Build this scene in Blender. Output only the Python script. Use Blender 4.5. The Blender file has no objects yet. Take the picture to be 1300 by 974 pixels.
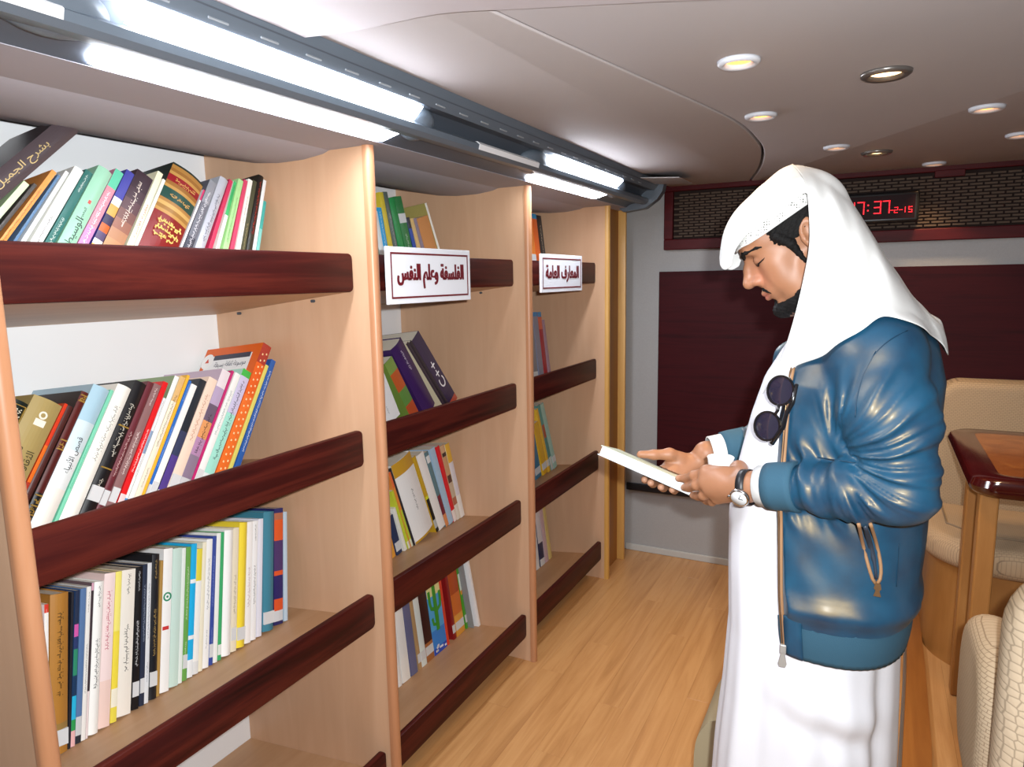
import bpy, bmesh, math, random
import numpy as np
from mathutils import Matrix, Vector
from mathutils.bvhtree import BVHTree

# ------------------------------------------------------------------ camera, world, lights, exposure
SC = bpy.context.scene
COL = SC.collection
H = 1.5                       # camera height above the bus floor
FPX = 879.0                   # focal length in pixels of the 1300x974 frame
CAM = np.array([0.0, 0.0, H])


def _n(v):
    return v / np.linalg.norm(v)


_Y = _n(np.array([1112 - 650, 347 - 487, FPX]))
_D = np.array([755 - 650, 6350 - 487, FPX])
_D = _n(_D - _Y * np.dot(_D, _Y))
_Z = -_D
RC = np.stack([np.cross(_Y, _Z), _Y, _Z])     # camera (right, down, forward) -> world

cam_data = bpy.data.cameras.new('camera')
cam_data.sensor_width = 36.0
cam_data.lens = FPX / 1300.0 * 36.0
cam_data.clip_start = 0.02
cam = bpy.data.objects.new('camera', cam_data)
COL.objects.link(cam)
mw = Matrix.Identity(4)
for i in range(3):
    mw[i][0] = RC[i, 0]
    mw[i][1] = -RC[i, 1]
    mw[i][2] = -RC[i, 2]
    mw[i][3] = CAM[i]
cam.matrix_world = mw
SC.camera = cam

world = bpy.data.worlds.new('world')
SC.world = world
world.use_nodes = True
world.node_tree.nodes['Background'].inputs[0].default_value = (0.9, 0.9, 1.0, 1)
world.node_tree.nodes['Background'].inputs[1].default_value = 0.05

SC.view_settings.view_transform = 'Standard'
SC.view_settings.look = 'None'
SC.view_settings.exposure = 0.78
SC.view_settings.gamma = 1.0
SC.view_settings.use_curve_mapping = False

FLASH_POWER = 25.0
TUBE_STRENGTH = 31.0
SPOT_POWER = 5.5
LAMP_GLOW = 4.0

# the camera's flash, just right of and above the lens
fl = bpy.data.lights.new('camera_flash', 'AREA')
fl.shape = 'RECTANGLE'
fl.size = 0.035
fl.size_y = 0.02
fl.energy = FLASH_POWER
fl.color = (0.95, 0.985, 1.0)
flash = bpy.data.objects.new('camera_flash', fl)
COL.objects.link(flash)
fm = mw.copy()
fm.translation = Vector(CAM) + Vector(RC[:, 0]) * 0.06 - Vector(RC[:, 1]) * 0.045
flash.matrix_world = fm


def ray(u, v):
    return RC @ np.array([u - 650.0, v - 487.0, FPX])


def at_y(u, v, y):
    r = ray(u, v)
    return CAM + r * (y / r[1])


def at_x(u, v, x):
    r = ray(u, v)
    return CAM + r * (x / r[0])


def at_z(u, v, z):
    r = ray(u, v)
    return CAM + r * ((z - H) / r[2])


# ------------------------------------------------------------------ materials
def lin(h):
    if not isinstance(h, str):
        return (h[0], h[1], h[2], 1.0)
    h = h.lstrip('#')
    o = []
    for i in (0, 2, 4):
        c = int(h[i:i + 2], 16) / 255.0
        o.append(c / 12.92 if c <= 0.04045 else ((c + 0.055) / 1.055) ** 2.4)
    return (o[0], o[1], o[2], 1.0)


MATS = {}


def nodes_of(m):
    m.use_nodes = True
    nt = m.node_tree
    return nt, nt.nodes['Principled BSDF']


def mat(name, col, rough=0.5, metal=0.0, bump=0.0, bscale=200.0, spec=0.5, coat=0.0, sheen=0.0, var=0.0, vscale=4.0):
    if name in MATS:
        return MATS[name]
    m = bpy.data.materials.new(name)
    nt, p = nodes_of(m)
    c = lin(col)
    p.inputs['Base Color'].default_value = c
    p.inputs['Roughness'].default_value = rough
    p.inputs['Metallic'].default_value = metal
    p.inputs['Specular IOR Level'].default_value = spec
    p.inputs['Coat Weight'].default_value = coat
    p.inputs['Coat Roughness'].default_value = 0.12
    p.inputs['Sheen Weight'].default_value = sheen
    tc = nt.nodes.new('ShaderNodeTexCoord')
    if bump:
        n = nt.nodes.new('ShaderNodeTexNoise')
        n.inputs['Scale'].default_value = bscale
        n.inputs['Detail'].default_value = 3
        b = nt.nodes.new('ShaderNodeBump')
        b.inputs['Strength'].default_value = bump
        b.inputs['Distance'].default_value = 0.002
        nt.links.new(tc.outputs['Object'], n.inputs['Vector'])
        nt.links.new(n.outputs['Fac'], b.inputs['Height'])
        nt.links.new(b.outputs['Normal'], p.inputs['Normal'])
    if var:
        n2 = nt.nodes.new('ShaderNodeTexNoise')
        n2.inputs['Scale'].default_value = vscale
        n2.inputs['Detail'].default_value = 4
        mx = nt.nodes.new('ShaderNodeMix')
        mx.data_type = 'RGBA'
        mx.inputs['A'].default_value = tuple(x * (1 - var) for x in c[:3]) + (1,)
        mx.inputs['B'].default_value = tuple(min(1, x * (1 + var)) for x in c[:3]) + (1,)
        nt.links.new(tc.outputs['Object'], n2.inputs['Vector'])
        nt.links.new(n2.outputs['Fac'], mx.inputs['Factor'])
        nt.links.new(mx.outputs['Result'], p.inputs['Base Color'])
    MATS[name] = m
    return m


def paint(h, rough=0.4):
    """plain printed colour"""
    return mat('print_%s_%d' % (str(h).strip('#'), int(rough * 100)), h, rough, spec=0.4)


def wood(name, stops, stretch=(1, 1, 1), scale=3.0, rough=0.4, rand=0.0, coat=0.0, bump=0.05, detail=6.0):
    if name in MATS:
        return MATS[name]
    m = bpy.data.materials.new(name)
    nt, p = nodes_of(m)
    tc = nt.nodes.new('ShaderNodeTexCoord')
    mp = nt.nodes.new('ShaderNodeMapping')
    mp.inputs['Scale'].default_value = stretch
    nt.links.new(tc.outputs['Object'], mp.inputs['Vector'])
    vec = mp.outputs['Vector']
    oi = None
    if rand:
        oi = nt.nodes.new('ShaderNodeObjectInfo')
        va = nt.nodes.new('ShaderNodeVectorMath')
        va.operation = 'MULTIPLY_ADD'
        va.inputs[1].default_value = (37.0, 91.0, 53.0)
        nt.links.new(oi.outputs['Random'], va.inputs[0])
        nt.links.new(vec, va.inputs[2])
        vec = va.outputs['Vector']
    n = nt.nodes.new('ShaderNodeTexNoise')
    n.inputs['Scale'].default_value = scale
    n.inputs['Detail'].default_value = detail
    n.inputs['Roughness'].default_value = 0.6
    n.inputs['Distortion'].default_value = 0.6
    nt.links.new(vec, n.inputs['Vector'])
    r = nt.nodes.new('ShaderNodeValToRGB')
    el = r.color_ramp.elements
    while len(el) < len(stops):
        el.new(0.5)
    for e, (pos, c) in zip(el, stops):
        e.position = pos
        e.color = lin(c)
    nt.links.new(n.outputs['Fac'], r.inputs['Fac'])
    out = r.outputs['Color']
    if rand:
        hs = nt.nodes.new('ShaderNodeHueSaturation')
        ma = nt.nodes.new('ShaderNodeMath')
        ma.operation = 'MULTIPLY_ADD'
        ma.inputs[1].default_value = rand
        ma.inputs[2].default_value = 1.0 - rand / 2
        nt.links.new(oi.outputs['Random'], ma.inputs[0])
        nt.links.new(ma.outputs['Value'], hs.inputs['Value'])
        nt.links.new(out, hs.inputs['Color'])
        out = hs.outputs['Color']
    nt.links.new(out, p.inputs['Base Color'])
    p.inputs['Roughness'].default_value = rough
    p.inputs['Coat Weight'].default_value = coat
    p.inputs['Coat Roughness'].default_value = 0.1
    if bump:
        b = nt.nodes.new('ShaderNodeBump')
        b.inputs['Strength'].default_value = bump
        b.inputs['Distance'].default_value = 0.001
        nt.links.new(n.outputs['Fac'], b.inputs['Height'])
        nt.links.new(b.outputs['Normal'], p.inputs['Normal'])
    MATS[name] = m
    return m


def glow(name, col, strength):
    m = bpy.data.materials.new(name)
    nt, p = nodes_of(m)
    p.inputs['Base Color'].default_value = lin(col)
    p.inputs['Emission Color'].default_value = lin(col)
    p.inputs['Emission Strength'].default_value = strength
    return m


def weave(name, ca, cb, sx, sy, rough=0.9, axes='xz', bump=0.4, kind='brick'):
    """woven upholstery: small brick or fish-scale pattern in colour and relief"""
    m = bpy.data.materials.new(name)
    nt, p = nodes_of(m)
    tc = nt.nodes.new('ShaderNodeTexCoord')
    sp = nt.nodes.new('ShaderNodeSeparateXYZ')
    nt.links.new(tc.outputs['Object'], sp.inputs[0])
    cb_ = nt.nodes.new('ShaderNodeCombineXYZ')
    nt.links.new(sp.outputs[axes[0].upper()], cb_.inputs[0])
    nt.links.new(sp.outputs[axes[1].upper()], cb_.inputs[1])
    mp = nt.nodes.new('ShaderNodeMapping')
    mp.inputs['Scale'].default_value = (sx, sy, 1)
    nt.links.new(cb_.outputs[0], mp.inputs['Vector'])
    if kind == 'brick':
        t = nt.nodes.new('ShaderNodeTexBrick')
        t.inputs['Color1'].default_value = lin(ca)
        t.inputs['Color2'].default_value = lin(ca)
        t.inputs['Mortar'].default_value = lin(cb)
        t.inputs['Scale'].default_value = 1.0
        t.inputs['Mortar Size'].default_value = 0.035
        t.inputs['Mortar Smooth'].default_value = 0.6
        t.inputs['Brick Width'].default_value = 0.6
        t.inputs['Row Height'].default_value = 0.3
        colout, fac = t.outputs['Color'], t.outputs['Fac']
    else:
        t = nt.nodes.new('ShaderNodeTexVoronoi')
        t.feature = 'DISTANCE_TO_EDGE'
        t.inputs['Scale'].default_value = 1.0
        t.inputs['Randomness'].default_value = 0.35
        r = nt.nodes.new('ShaderNodeValToRGB')
        r.color_ramp.elements[0].color = lin(cb)
        r.color_ramp.elements[1].color = lin(ca)
        r.color_ramp.elements[1].position = 0.12
        nt.links.new(t.outputs['Distance'], r.inputs['Fac'])
        colout, fac = r.outputs['Color'], t.outputs['Distance']
    nt.links.new(mp.outputs[0], t.inputs['Vector'])
    nt.links.new(colout, p.inputs['Base Color'])
    p.inputs['Roughness'].default_value = rough
    p.inputs['Specular IOR Level'].default_value = 0.2
    b = nt.nodes.new('ShaderNodeBump')
    b.inputs['Strength'].default_value = bump
    b.inputs['Distance'].default_value = 0.003
    b.invert = kind == 'brick'
    nt.links.new(fac, b.inputs['Height'])
    nt.links.new(b.outputs['Normal'], p.inputs['Normal'])
    return m


# ------------------------------------------------------------------ objects
WORLD_OF = {}


def empty(name, loc, label, cat, group=None):
    o = bpy.data.objects.new(name, None)
    o.empty_display_size = 0.05
    o.location = loc
    COL.objects.link(o)
    WORLD_OF[o.name] = Matrix.Translation(loc)
    o['label'] = label
    o['category'] = cat
    if group:
        o['group'] = group
    return o


def add(name, me, mats=None, parent=None, smooth=False, label=None, kind=None, local=False):
    """links a mesh (bmesh or mesh data, in world coordinates) as one object"""
    if isinstance(me, bmesh.types.BMesh):
        d = bpy.data.meshes.new(name)
        me.normal_update()
        me.to_mesh(d)
        me.free()
        me = d
    if mats is not None:
        if not isinstance(mats, (list, tuple)):
            mats = [mats]
        me.materials.clear()
        for m in mats:
            me.materials.append(m)
    if smooth:
        me.polygons.foreach_set('use_smooth', [True] * len(me.polygons))
    o = bpy.data.objects.new(name, me)
    COL.objects.link(o)
    if parent is not None:
        o.parent = parent
        if not local:
            o.matrix_parent_inverse = WORLD_OF.get(parent.name, Matrix.Identity(4)).inverted()
    if label:
        o['label'] = label
    if kind:
        o['kind'] = kind
    return o


def tag(o, label, cat, group=None):
    o['label'] = label
    o['category'] = cat
    if group:
        o['group'] = group
    return o


def structure(name, me, mats, parent=None, smooth=False):
    o = add(name, me, mats, parent, smooth)
    if parent is None:
        o['kind'] = 'structure'
    return o


def auto_smooth(o, angle=40):
    me = o.data
    bm = bmesh.new()
    bm.from_mesh(me)
    lim = math.radians(angle)
    for f in bm.faces:
        f.smooth = True
    for e in bm.edges:
        e.smooth = not (len(e.link_faces) == 2 and e.calc_face_angle(0) > lim)
    bm.to_mesh(me)
    bm.free()
    return o


def box(x0, x1, y0, y1, z0, z1, bev=0.0, seg=2, bm=None):
    b = bm or bmesh.new()
    vs = [b.verts.new(p) for p in ((x0, y0, z0), (x1, y0, z0), (x1, y1, z0), (x0, y1, z0), (x0, y0, z1), (x1, y0, z1), (x1, y1, z1), (x0, y1, z1))]
    fs = []
    for q in ((3, 2, 1, 0), (4, 5, 6, 7), (0, 1, 5, 4), (1, 2, 6, 5), (2, 3, 7, 6), (3, 0, 4, 7)):
        fs.append(b.faces.new([vs[i] for i in q]))
    if bev:
        es = set(e for f in fs for e in f.edges)
        bmesh.ops.bevel(b, geom=list(es), offset=bev, segments=seg, affect='EDGES', profile=0.5)
    return b


def prism(poly, fn0, fn1, bm=None):
    """poly: 2D points; fn0 / fn1 map a 2D point to the two ends of the extrusion"""
    b = bm or bmesh.new()
    a = [b.verts.new(fn0(*p)) for p in poly]
    c = [b.verts.new(fn1(*p)) for p in poly]
    n = len(poly)
    b.faces.new(a[::-1])
    b.faces.new(c)
    for i in range(n):
        b.faces.new([a[i], a[(i + 1) % n], c[(i + 1) % n], c[i]])
    bmesh.ops.recalc_face_normals(b, faces=b.faces[:])
    return b


def strip_along_y(prof, ys, closed=False, bm=None):
    """a profile of (x, z) swept along y"""
    b = bm or bmesh.new()
    rows = [[b.verts.new((x, y, z)) for x, z in prof] for y in ys]
    n = len(prof)
    for r0, r1 in zip(rows, rows[1:]):
        for i in range(n if closed else n - 1):
            j = (i + 1) % n
            b.faces.new([r0[i], r0[j], r1[j], r1[i]])
    if closed:
        b.faces.new(rows[0])
        b.faces.new(rows[-1][::-1])
    bmesh.ops.recalc_face_normals(b, faces=b.faces[:])
    return b


def tube(pts, rad, n=8, bm=None, caps=True):
    b = bm or bmesh.new()
    pts = [Vector(p) for p in pts]
    rads = rad if isinstance(rad, (list, tuple)) else [rad] * len(pts)
    rings = []
    prev = None
    for i, p in enumerate(pts):
        d = (pts[min(i + 1, len(pts) - 1)] - pts[max(i - 1, 0)]).normalized()
        if prev is None:
            prev = d.orthogonal().normalized()
        prev = (prev - d * prev.dot(d)).normalized()
        q = d.cross(prev)
        rings.append([b.verts.new(p + (prev * math.cos(2 * math.pi * k / n) + q * math.sin(2 * math.pi * k / n)) * rads[i]) for k in range(n)])
    for r0, r1 in zip(rings, rings[1:]):
        for k in range(n):
            b.faces.new([r0[k], r0[(k + 1) % n], r1[(k + 1) % n], r1[k]])
    if caps:
        b.faces.new(rings[0][::-1])
        b.faces.new(rings[-1])
    return b


def lathe(prof, c, axis=Vector((0, 0, 1)), n=32, bm=None):
    """profile of (radius, height) turned about the axis through c"""
    b = bm or bmesh.new()
    axis = axis.normalized()
    a = axis.orthogonal().normalized()
    q = axis.cross(a)
    c = Vector(c)
    rings = []
    for r, h in prof:
        if r < 1e-6:
            rings.append([b.verts.new(c + axis * h)])
        else:
            rings.append([b.verts.new(c + axis * h + (a * math.cos(2 * math.pi * k / n) + q * math.sin(2 * math.pi * k / n)) * r) for k in range(n)])
    for r0, r1 in zip(rings, rings[1:]):
        for k in range(n):
            k2 = (k + 1) % n
            if len(r0) == 1 and len(r1) == 1:
                continue
            if len(r0) == 1:
                b.faces.new([r0[0], r1[k2], r1[k]])
            elif len(r1) == 1:
                b.faces.new([r0[k], r0[k2], r1[0]])
            else:
                b.faces.new([r0[k], r0[k2], r1[k2], r1[k]])
    bmesh.ops.recalc_face_normals(b, faces=b.faces[:])
    return b


def rounded_rect(w, h, r, n=5):
    pts = []
    for cx, cy, a0 in ((w / 2 - r, h / 2 - r, 0), (-w / 2 + r, h / 2 - r, 90), (-w / 2 + r, -h / 2 + r, 180), (w / 2 - r, -h / 2 + r, 270)):
        for k in range(n + 1):
            a = math.radians(a0 + 90 * k / n)
            pts.append((cx + r * math.cos(a), cy + r * math.sin(a)))
    return pts


# ------------------------------------------------------------------ lettering
AR = {}
for ch, base, joins in (('ا', 0xFE8D, 0), ('أ', 0xFE83, 0), ('إ', 0xFE87, 0), ('آ', 0xFE81, 0), ('ب', 0xFE8F, 1), ('ة', 0xFE93, 0), ('ت', 0xFE95, 1), ('ث', 0xFE99, 1),
                        ('ج', 0xFE9D, 1), ('ح', 0xFEA1, 1), ('خ', 0xFEA5, 1), ('د', 0xFEA9, 0), ('ذ', 0xFEAB, 0), ('ر', 0xFEAD, 0), ('ز', 0xFEAF, 0), ('س', 0xFEB1, 1),
                        ('ش', 0xFEB5, 1), ('ص', 0xFEB9, 1), ('ض', 0xFEBD, 1), ('ط', 0xFEC1, 1), ('ظ', 0xFEC5, 1), ('ع', 0xFEC9, 1), ('غ', 0xFECD, 1), ('ف', 0xFED1, 1),
                        ('ق', 0xFED5, 1), ('ك', 0xFED9, 1), ('ل', 0xFEDD, 1), ('م', 0xFEE1, 1), ('ن', 0xFEE5, 1), ('ه', 0xFEE9, 1), ('و', 0xFEED, 0), ('ي', 0xFEF1, 1), ('ى', 0xFEEF, 0)):
    AR[ch] = (base, joins)
AR['ء'] = (0xFE80, -1)
LAM_ALEF = {'ا': 0xFEFB, 'أ': 0xFEF7, 'إ': 0xFEF9, 'آ': 0xFEF5}


def arabic(s):
    """shapes Arabic letters into joined presentation forms, in visual order"""
    out = []
    i = 0
    prev = False           # does the previous letter join onward
    while i < len(s):
        c = s[i]
        if c not in AR:
            out.append(c)
            prev = False
            i += 1
            continue
        base, joins = AR[c]
        nxt = s[i + 1] if i + 1 < len(s) else ' '
        if c == 'ل' and nxt in LAM_ALEF:
            out.append(chr(LAM_ALEF[nxt] + (1 if prev else 0)))
            prev = False
            i += 2
            continue
        nj = joins == 1 and nxt in AR and AR[nxt][1] >= 0
        if joins == -1:
            out.append(chr(base))
            prev = False
        elif joins == 0:
            out.append(chr(base + (1 if prev else 0)))
            prev = False
        else:
            out.append(chr(base + (3 if prev and nj else 1 if prev else 2 if nj else 0)))
            prev = nj
        i += 1
    return ''.join(reversed(out)) if any(c in AR for c in s) else s


def text_mesh(s, width=None, height=None, bold=0.0, depth=0.0005):
    """lettering as a mesh, centred on the origin in the xy plane and fitted to width x height"""
    cu = bpy.data.curves.new('lettering', 'FONT')
    cu.body = arabic(s)
    cu.offset = bold
    cu.resolution_u = 3
    cu.align_x = 'CENTER'
    o = bpy.data.objects.new('lettering', cu)
    COL.objects.link(o)
    dg = bpy.context.evaluated_depsgraph_get()
    me = bpy.data.meshes.new_from_object(o.evaluated_get(dg))
    bpy.data.objects.remove(o)
    bpy.data.curves.remove(cu)
    co = np.array([v.co[:] for v in me.vertices])
    if len(co) == 0:
        return me
    lo, hi = co.min(0), co.max(0)
    c = (lo + hi) / 2
    sx = width / (hi[0] - lo[0]) if width else None
    sy = height / (hi[1] - lo[1]) if height else None
    sx = sx or sy
    sy = sy or sx
    co = (co - c) * np.array([sx, sy, 1.0])
    me.vertices.foreach_set('co', co.ravel())
    me.materials.clear()
    me.update()
    return me


def script_marks(length, height, seed, weight=0.12):
    """unreadable pen marks that look like small joined handwriting, as flat ribbons in the xy plane"""
    rnd = random.Random(seed)
    bm = bmesh.new()
    x = -length / 2

    def ribbon(pts, w):
        vs = []
        for i, p in enumerate(pts):
            a = Vector(pts[max(i - 1, 0)])
            b = Vector(pts[min(i + 1, len(pts) - 1)])
            d = (b - a)
            d = d.normalized() if d.length > 1e-9 else Vector((1, 0))
            nrm = Vector((-d.y, d.x)) * w / 2
            vs.append((bm.verts.new((p[0] + nrm.x, p[1] + nrm.y, 0)), bm.verts.new((p[0] - nrm.x, p[1] - nrm.y, 0))))
        for (a, b), (c, d) in zip(vs, vs[1:]):
            bm.faces.new([b, d, c, a])

    w = height * weight
    while x < length / 2 - height * 0.4:
        wl = min(rnd.uniform(0.9, 2.2) * height, length / 2 - x)
        pts = []
        k = 0.0
        while k < wl:
            t = rnd.random()
            if t < 0.3:
                pts += [(x + k, 0), (x + k + 0.02 * height, rnd.uniform(0.4, 0.75) * height), (x + k + 0.06 * height, 0)]
            elif t < 0.6:
                pts += [(x + k, 0), (x + k + 0.1 * height, 0.22 * height), (x + k + 0.2 * height, 0)]
            else:
                pts += [(x + k, 0), (x + k + 0.1 * height, -0.25 * height), (x + k + 0.22 * height, -0.05 * height)]
            if rnd.random() < 0.5:
                dx = x + k + 0.1 * height
                dy = rnd.choice((0.42, -0.42)) * height
                ribbon([(dx - w * .6, dy), (dx + w * .6, dy)], w * 1.2)
            k += rnd.uniform(0.22, 0.34) * height
        ribbon(pts, w)
        x += wl + 0.3 * height
    return bm
# ------------------------------------------------------------------ materials of the place
M_BEECH = wood('beech_veneer', [(0.3, '#c49c7c'), (0.5, '#c8a080'), (0.7, '#cca585')], (9, 9, 0.9), 2.2, 0.42, bump=0.02)
M_SHELF = wood('beech_shelf', [(0.3, '#b58d68'), (0.5, '#bd9570'), (0.7, '#c49d79')], (7, 0.9, 7), 2.2, 0.45, bump=0.03)
M_BEAD = wood('beech_bead', [(0.3, '#a87350'), (0.55, '#b37f5c'), (0.75, '#bb8a68')], (8, 8, 0.5), 2.0, 0.38, bump=0.03)
M_MAHOG = wood('mahogany_rail', [(0.25, '#1d0706'), (0.45, '#380f0d'), (0.6, '#4d1a13'), (0.8, '#2a0a08')], (9, 0.5, 9), 3.0, 0.45, bump=0.05, detail=9)
M_PANEL = wood('mahogany_panel', [(0.25, '#24050a'), (0.5, '#3c0a10'), (0.75, '#2c050a')], (0.5, 9, 9), 3.0, 0.6, bump=0.04, detail=9)
M_FLOOR = wood('floor_laminate', [(0.28, '#a2754a'), (0.45, '#b58656'), (0.6, '#c09260'), (0.8, '#aa7c4e')], (9, 0.55, 9), 2.4, 0.25, rand=0.09, bump=0.02, detail=8)
for m_ in (M_MAHOG, M_PANEL, wood('dark_red_frame', [(0.3, '#3a080c'), (0.7, '#521014')], (1, 8, 8), 3.0, 0.5)):
    m_.node_tree.nodes['Principled BSDF'].inputs['Specular IOR Level'].default_value = 0.15
M_WHITE_BOARD = mat('white_board', '#f3f5f7', 0.35, var=0.03)
M_CEIL = mat('ceiling_fabric', '#a8a09f', 0.75, bump=0.15, bscale=900, var=0.03)
M_SOFFIT = mat('soffit_fabric', '#a5a2ab', 0.8, bump=0.15, bscale=900)
M_WALL = mat('wall_carpet_grey', '#a2a09f', 0.95, bump=0.3, bscale=700, var=0.08, vscale=180)
M_FIX = mat('fixture_plastic', '#59626c', 0.38, bump=0.05, bscale=600)
M_FIX_D = mat('fixture_plastic_dark', '#454b54', 0.45)
M_SLOT = mat('vent_slot_grey', '#8f9499', 0.4)
M_TUBE = glow('fluorescent_diffuser', '#eef5ff', TUBE_STRENGTH)
M_WHITE = mat('white_plastic_glare', '#e8e8ea', 0.35)
M_OCHRE = wood('ochre_strip', [(0.3, '#c18f45'), (0.7, '#d6a660')], (8, 8, 0.5), 2.0, 0.4)
M_BROWN = wood('brown_veneer', [(0.3, '#875420'), (0.7, '#9a6430')], (8, 8, 0.5), 2.0, 0.4)
M_WEAVE_BEIGE = weave('beige_woven_fabric', '#b59c7e', '#8f7a60', 42, 42, axes='xz')
M_WEAVE_TOP = weave('beige_woven_fabric_flat', '#b89c7c', '#957d64', 42, 42, axes='xy')
M_SCALE = weave('beige_scale_fabric', '#cbb79c', '#9c8a74', 66, 66, axes='xz', kind='scale')
M_FRAME = wood('dark_red_frame', [(0.3, '#3a080c'), (0.7, '#521014')], (1, 8, 8), 3.0, 0.4)
M_ALU = mat('aluminium', '#b9bcc0', 0.35, metal=0.9)
M_BLACK = mat('black_plastic', '#141416', 0.35)
M_CHROME = mat('bright_steel', '#d5d6d8', 0.18, metal=1.0)

# ------------------------------------------------------------------ the bus body
YF = 3.57
fl_o = structure('floor', box(-1.75, 1.4, -1.6, 3.62, -0.05, -0.012), mat('floor_base', '#8a6238', 0.6))
pl_w, pl_l = 0.092, 1.18
pb = box(0, pl_w - 0.0003, 0, pl_l - 0.0003, -0.012, 0.0, bev=0.00035, seg=1)
pme = bpy.data.meshes.new('plank')
pb.to_mesh(pme)
pb.free()
pme.materials.append(M_FLOOR)
rnd = random.Random(5)
cx = -1.72
k = 0
while cx < 1.38:
    y = -1.55 + (k % 3) * 0.39 - rnd.uniform(0, 0.25)
    while y < 3.6:
        o = bpy.data.objects.new('plank', pme)
        COL.objects.link(o)
        o.location = (cx, y, 0)
        o.parent = fl_o
        y += pl_l
    cx += pl_w
    k += 1

structure('wall_left', box(-1.80, -1.725, -1.6, 3.65, -0.05, 2.05), M_WALL)
structure('wall_right', box(1.4, 1.46, -1.6, 3.65, -0.05, 2.05), M_WALL)
structure('wall_near', box(-1.8, 1.46, -1.66, -1.6, -0.05, 2.05), M_WALL)
wf = structure('wall_far', box(-1.8, 1.46, YF, YF + 0.06, -0.05, 2.05), M_WALL)
structure('baseboard_far', box(-1.16, 0.24, YF - 0.012, YF, 0.0, 0.035, bev=0.003), mat('grey_vinyl', '#b9b8b4', 0.5))
structure('trim_1', box(-1.16, -0.2, YF - 0.014, YF, 0.345, 0.385, bev=0.004), mat('dark_rubber', '#1c1b20', 0.5))
structure('trim_2', box(-0.99, 1.38, YF - 0.02, YF, 0.385, 1.527, bev=0.003), M_PANEL)
structure('trim_3', box(-1.12, -0.42, YF - 0.03, YF, 1.955, 1.972), mat('blue_tape', '#31456e', 0.5))

# ceiling: a base and three fabric panels with open joints
ce = structure('ceiling', box(-1.8, 1.46, -1.66, 3.65, 1.975, 2.03), mat('ceiling_base', '#40393b', 0.9))
SEAM = [(-0.70, 0.45), (-0.66, 0.72), (-0.60, 1.045), (-0.561, 1.258), (-0.503, 1.551), (-0.42, 1.971), (-0.385, 2.2), (-0.376, 2.45), (-0.388, 2.733), (-0.449, 3.11), (-0.531, 3.455), (-0.56, 3.57)]


def smooth_poly(pts, n=5):
    p = [Vector(q) for q in pts]
    out = []
    for i in range(len(p) - 1):
        a, b, c, d = p[max(i - 1, 0)], p[i], p[i + 1], p[min(i + 2, len(p) - 1)]
        for k in range(n):
            t = k / n
            out.append(0.5 * ((2 * b) + (-a + c) * t + (2 * a - 5 * b + 4 * c - d) * t * t + (-a + 3 * b - 3 * c + d) * t ** 3))
    out.append(p[-1])
    return out


seam = [(p.x, p.y) for p in smooth_poly(SEAM, 5)]


def slab(poly, z0, z1, bev):
    b = prism(poly, lambda x, y: (x, y, z0), lambda x, y: (x, y, z1))
    es = [e for e in b.edges if all(abs(v.co.z - z0) < 1e-6 for v in e.verts)]
    bmesh.ops.bevel(b, geom=es, offset=bev, segments=3, affect='EDGES', profile=0.5)
    return b


pan = slab([(x - 0.0045, y) for x, y in seam] + [(-0.94, 3.57), (-0.94, 0.45)], 1.946, 1.975, 0.004)
auto_smooth(structure('panel', pan, M_CEIL, ce))
pan = slab([(x + 0.0045, y) for x, y in reversed(seam)] + [(1.4, 0.45), (1.4, 3.57)], 1.944, 1.975, 0.006)
auto_smooth(structure('panel', pan, M_CEIL, ce))
lip = [(p.x, p.y) for p in smooth_poly([(-0.94, 1.0), (-0.82, 1.022), (-0.66, 1.03), (-0.52, 1.085), (-0.25, 1.2), (0.2, 1.42), (0.7, 1.6), (1.4, 1.7)], 4)]
pan = slab([(1.4, -1.6), (-0.94, -1.6)] + lip, 1.934, 1.9435, 0.004)
auto_smooth(structure('panel', pan, mat('ceiling_fabric_light', '#b9b0b2', 0.7, bump=0.1, bscale=900), ce))

# soffit between the light fixture and the back of the shelves
sof = strip_along_y([(-1.085, 1.834), (-1.16, 1.832), (-1.24, 1.8315), (-1.262, 1.8245), (-1.33, 1.8165), (-1.42, 1.816), (-1.50, 1.823), (-1.60, 1.842), (-1.71, 1.868), (-1.725, 1.90), (-1.085, 1.90)], [-1.6, 0.2, 1.0, 2.0, 3.44], closed=True)
auto_smooth(structure('trim_4', sof, M_SOFFIT), 12)

# ------------------------------------------------------------------ fluorescent light fixture along the shelves
fx = empty('ceiling_light_fixture', (-1.0, 1.4, 1.86), 'long dark grey fluorescent fixture running above the bookcases', 'light fixture')
Y0, Y1 = -1.0, 3.30
body = strip_along_y([(-0.925, 1.945), (-0.932, 1.925), (-0.95, 1.9075), (-0.985, 1.908), (-1.005, 1.895), (-1.018, 1.875), (-1.03, 1.858), (-1.045, 1.852), (-1.07, 1.846), (-1.086, 1.8345), (-1.10, 1.84), (-1.10, 1.945)], [Y0, 0.5, 1.5, 2.5, Y1], closed=True)
auto_smooth(add('housing', body, M_FIX_D, fx), 30)
vs_ = strip_along_y([(-0.922, 1.9455), (-0.926, 1.935), (-0.934, 1.9225), (-0.950, 1.9055), (-0.956, 1.909), (-0.94, 1.928), (-0.93, 1.9455)], [Y0, 0.5, 1.5, 2.5, Y1], closed=True)
auto_smooth(add('vent_strip', vs_, M_FIX, fx), 30)
rl = strip_along_y([(-0.974, 1.866), (-0.982, 1.8725), (-0.995, 1.874), (-1.03, 1.862), (-1.034, 1.851), (-1.01, 1.8435), (-0.99, 1.8445), (-0.978, 1.853)], [Y0, 0.5, 1.5, 2.5, Y1], closed=True)
auto_smooth(add('light_rail', rl, M_FIX, fx), 25)
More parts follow.
